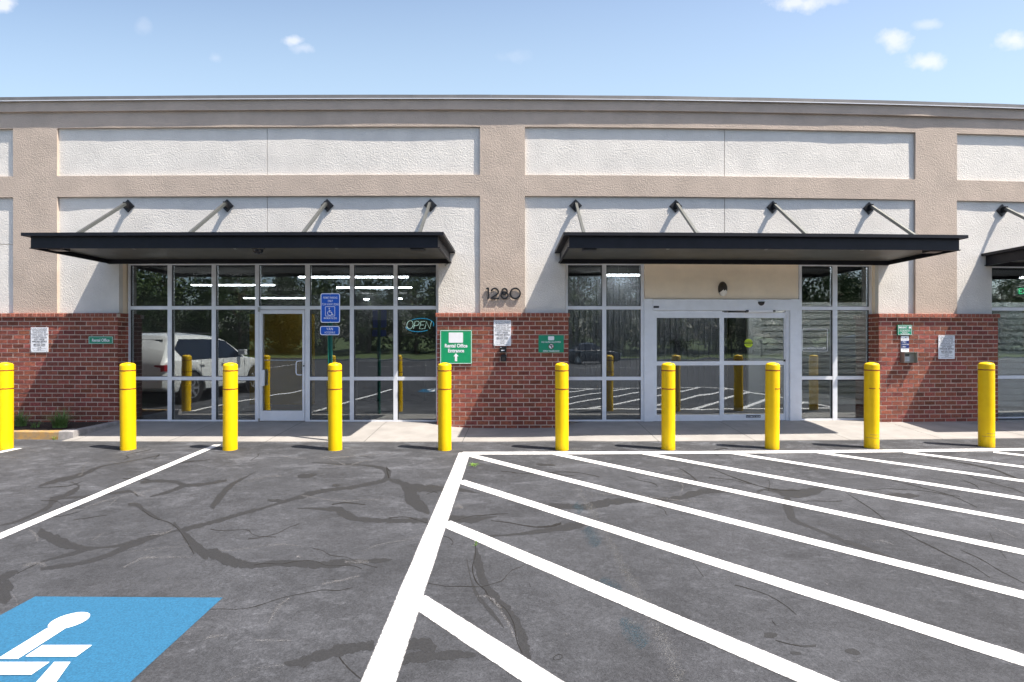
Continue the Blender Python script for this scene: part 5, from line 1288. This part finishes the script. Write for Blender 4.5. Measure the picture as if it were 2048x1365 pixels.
vehicle('sedan', 'dark saloon car parked far across the lot, reflected left of the sliding door', 'car_dark', 7.0, -18.5, R(78), 'sedan_car')
vehicle('suv', 'dark sport utility car reflected at the right of the window beside the sliding door', 'car_dark', 12.2, 4.6, R(-4), 'suv_car')
vehicle('sedan', 'silver saloon car reflected in the window right of the sliding door', 'car_silver', 32.5, -19.5, R(100), 'sedan_car')

# far kerb and lawn
q = MB(); q.box(-70, 70, -25.65, -25.5, AZ - .05, AZ + .13, 5); o = q.build('far_kerb', 'kerb_concrete'); tag(o, 'long concrete kerb on the far side of the parking lot seen in the glass', 'kerb')
q = MB(); nxg, nyg = 70, 12; 
for j in range(nyg + 1):
    for i in range(nxg + 1):
        x = -90 + 180 * i / nxg; y = -25.65 - 60 * (j / nyg) ** 1.3; q.v.append((x, y, AZ + .10 + .035 * (-25.65 - y) + .15 * noise.noise((x * .15, y * .15, 0)) * min(1, j)))
for j in range(nyg):
    for i in range(nxg): a = j * (nxg + 1) + i; q.f.append((a, a + 1, a + nxg + 2, a + nxg + 1)); q.mi.append(0)
o = q.build('lawn', 'grass', smooth=True); o['kind'] = 'structure'
# black picket fence
fe = thing('picket_fence', 'black metal picket fence on the far lawn, reflected in the right-hand glass', 'fence', (18, -27.5, 0))
q = MB()
for z in (.35, 1.25): q.box(3, 40, -27.52, -27.48, z + .05, z + .09, 4)
q.build('rail', 'black', fe); q = MB(); x = 3
while x < 40: q.box(x, x + .02, -27.51, -27.49, .1, 1.45, None); x += .13
q.build('picket', 'black', fe)
for x in range(3, 41, 3): q = MB(); q.box(x - .04, x + .04, -27.55, -27.46, 0, 1.55, None); q.build('fence_post', 'black', fe)
# utility pole
up = thing('utility_pole', 'grey utility pole among the trees, reflected in the left office windows', 'pole', (-26, -30, 0))
q = MB(); q.tube([(-26, -30, 0), (-25.8, -30, 9.5)], [.16, .11], 10); q.build('shaft', 'trunk', up)
q = MB(); q.box(-27, -24.8, -30.06, -29.94, 8.8, 8.92, None); q.build('crossarm', 'trunk', up)
q = MB()
for x in (-26.8, -25.4, -25): q.tube([(x + 30 * i, -30, 9.0 - 1.1 * (1 - (2 * (i % 2) - 0) ** 2 * 0) * (0 if i % 2 == 0 else 1)) for i in range(3)], .015, 4)
q.build('wire', 'black', up)

def tree_proto(seed, h, r, fol, conifer=False):
    rnd = random.Random(seed)
    o = thing('tree', 'leafy green tree beyond the far lawn, seen only in the glass', 'tree', group='trees reflected in the shop glass')
    q = MB(); q.tube([(0, 0, -.3), (.1, 0, h * .3), (.05, .1, h * .6), (0, 0, h * .85)], [.28, .2, .12, .04], 8)
    limbs = []
    for i in range(11):
        a = rnd.uniform(0, 6.28); z0 = h * rnd.uniform(.2, .65); l_ = r * rnd.uniform(.5, .95)
        e_ = (math.cos(a) * l_, math.sin(a) * l_, z0 + l_ * rnd.uniform(.3, .9)); limbs.append(e_); q.tube([(0, 0, z0), (e_[0] * .5, e_[1] * .5, z0 + (e_[2] - z0) * .65), e_], [.1, .06, .02], 5)
    q.build('trunk', 'trunk', o)
    q = MB(); cl = []
    for i in range(110):
        for _ in range(30):
            p = Vector((rnd.uniform(-1, 1), rnd.uniform(-1, 1), rnd.uniform(-1, 1)))
            if p.length < 1: break
        zz = h * .50 + p.z * h * .50; wf = 1.0 if not conifer else max(.15, 1.1 - (zz / h))
        taper = math.sqrt(max(.05, 1 - abs(p.z) ** 2.2))
        cl.append((Vector((p.x * r * wf * (taper + .2), p.y * r * wf * (taper + .2), zz)), rnd.uniform(.45, 1.0) * r * .36))
    for c, cr in cl:
        for k in range(52):
            d = Vector((rnd.gauss(0, 1), rnd.gauss(0, 1), rnd.gauss(0, .8))).normalized() * cr * rnd.uniform(.5, 1.05); p = c + d
            n1 = Vector((rnd.gauss(0, 1), rnd.gauss(0, 1), rnd.gauss(0, 1))).normalized(); u = n1.orthogonal().normalized(); v = n1.cross(u); s_ = rnd.uniform(.09, .2)
            b = len(q.v); q.v += [tuple(p - u * s_), tuple(p + v * s_ * .6), tuple(p + u * s_), tuple(p - v * s_ * .6)]; q.f.append((b, b + 1, b + 2, b + 3)); q.mi.append(0)
    q.build('crown', fol, o)
    return o
P = [tree_proto(1, 9.5, 3.6, 'fol_a'), tree_proto(2, 11, 3.9, 'fol_b'), tree_proto(5, 8.5, 3.2, 'fol_a', True)]
spots = []
rnd = random.Random(11)
x = -58
while x < 84:
    spots.append((x, -33.5 + rnd.uniform(-1.2, 1.5), rnd.uniform(.7, .95))); spots.append((x + 2, -40 + rnd.uniform(-2, 2), rnd.uniform(.95, 1.2))); x += rnd.uniform(4.0, 5.2)
for i, (x, y, s_) in enumerate(spots):
    p = P[i % 3] if i < 3 else None
    t = p or copy_tree(P[rnd.choice((0, 1, 1, 2))])
    t.location = (x, y, .15); t.rotation_euler = (0, 0, rnd.uniform(0, 6.28)); t.scale = (s_, s_, s_ * rnd.uniform(.9, 1.1))
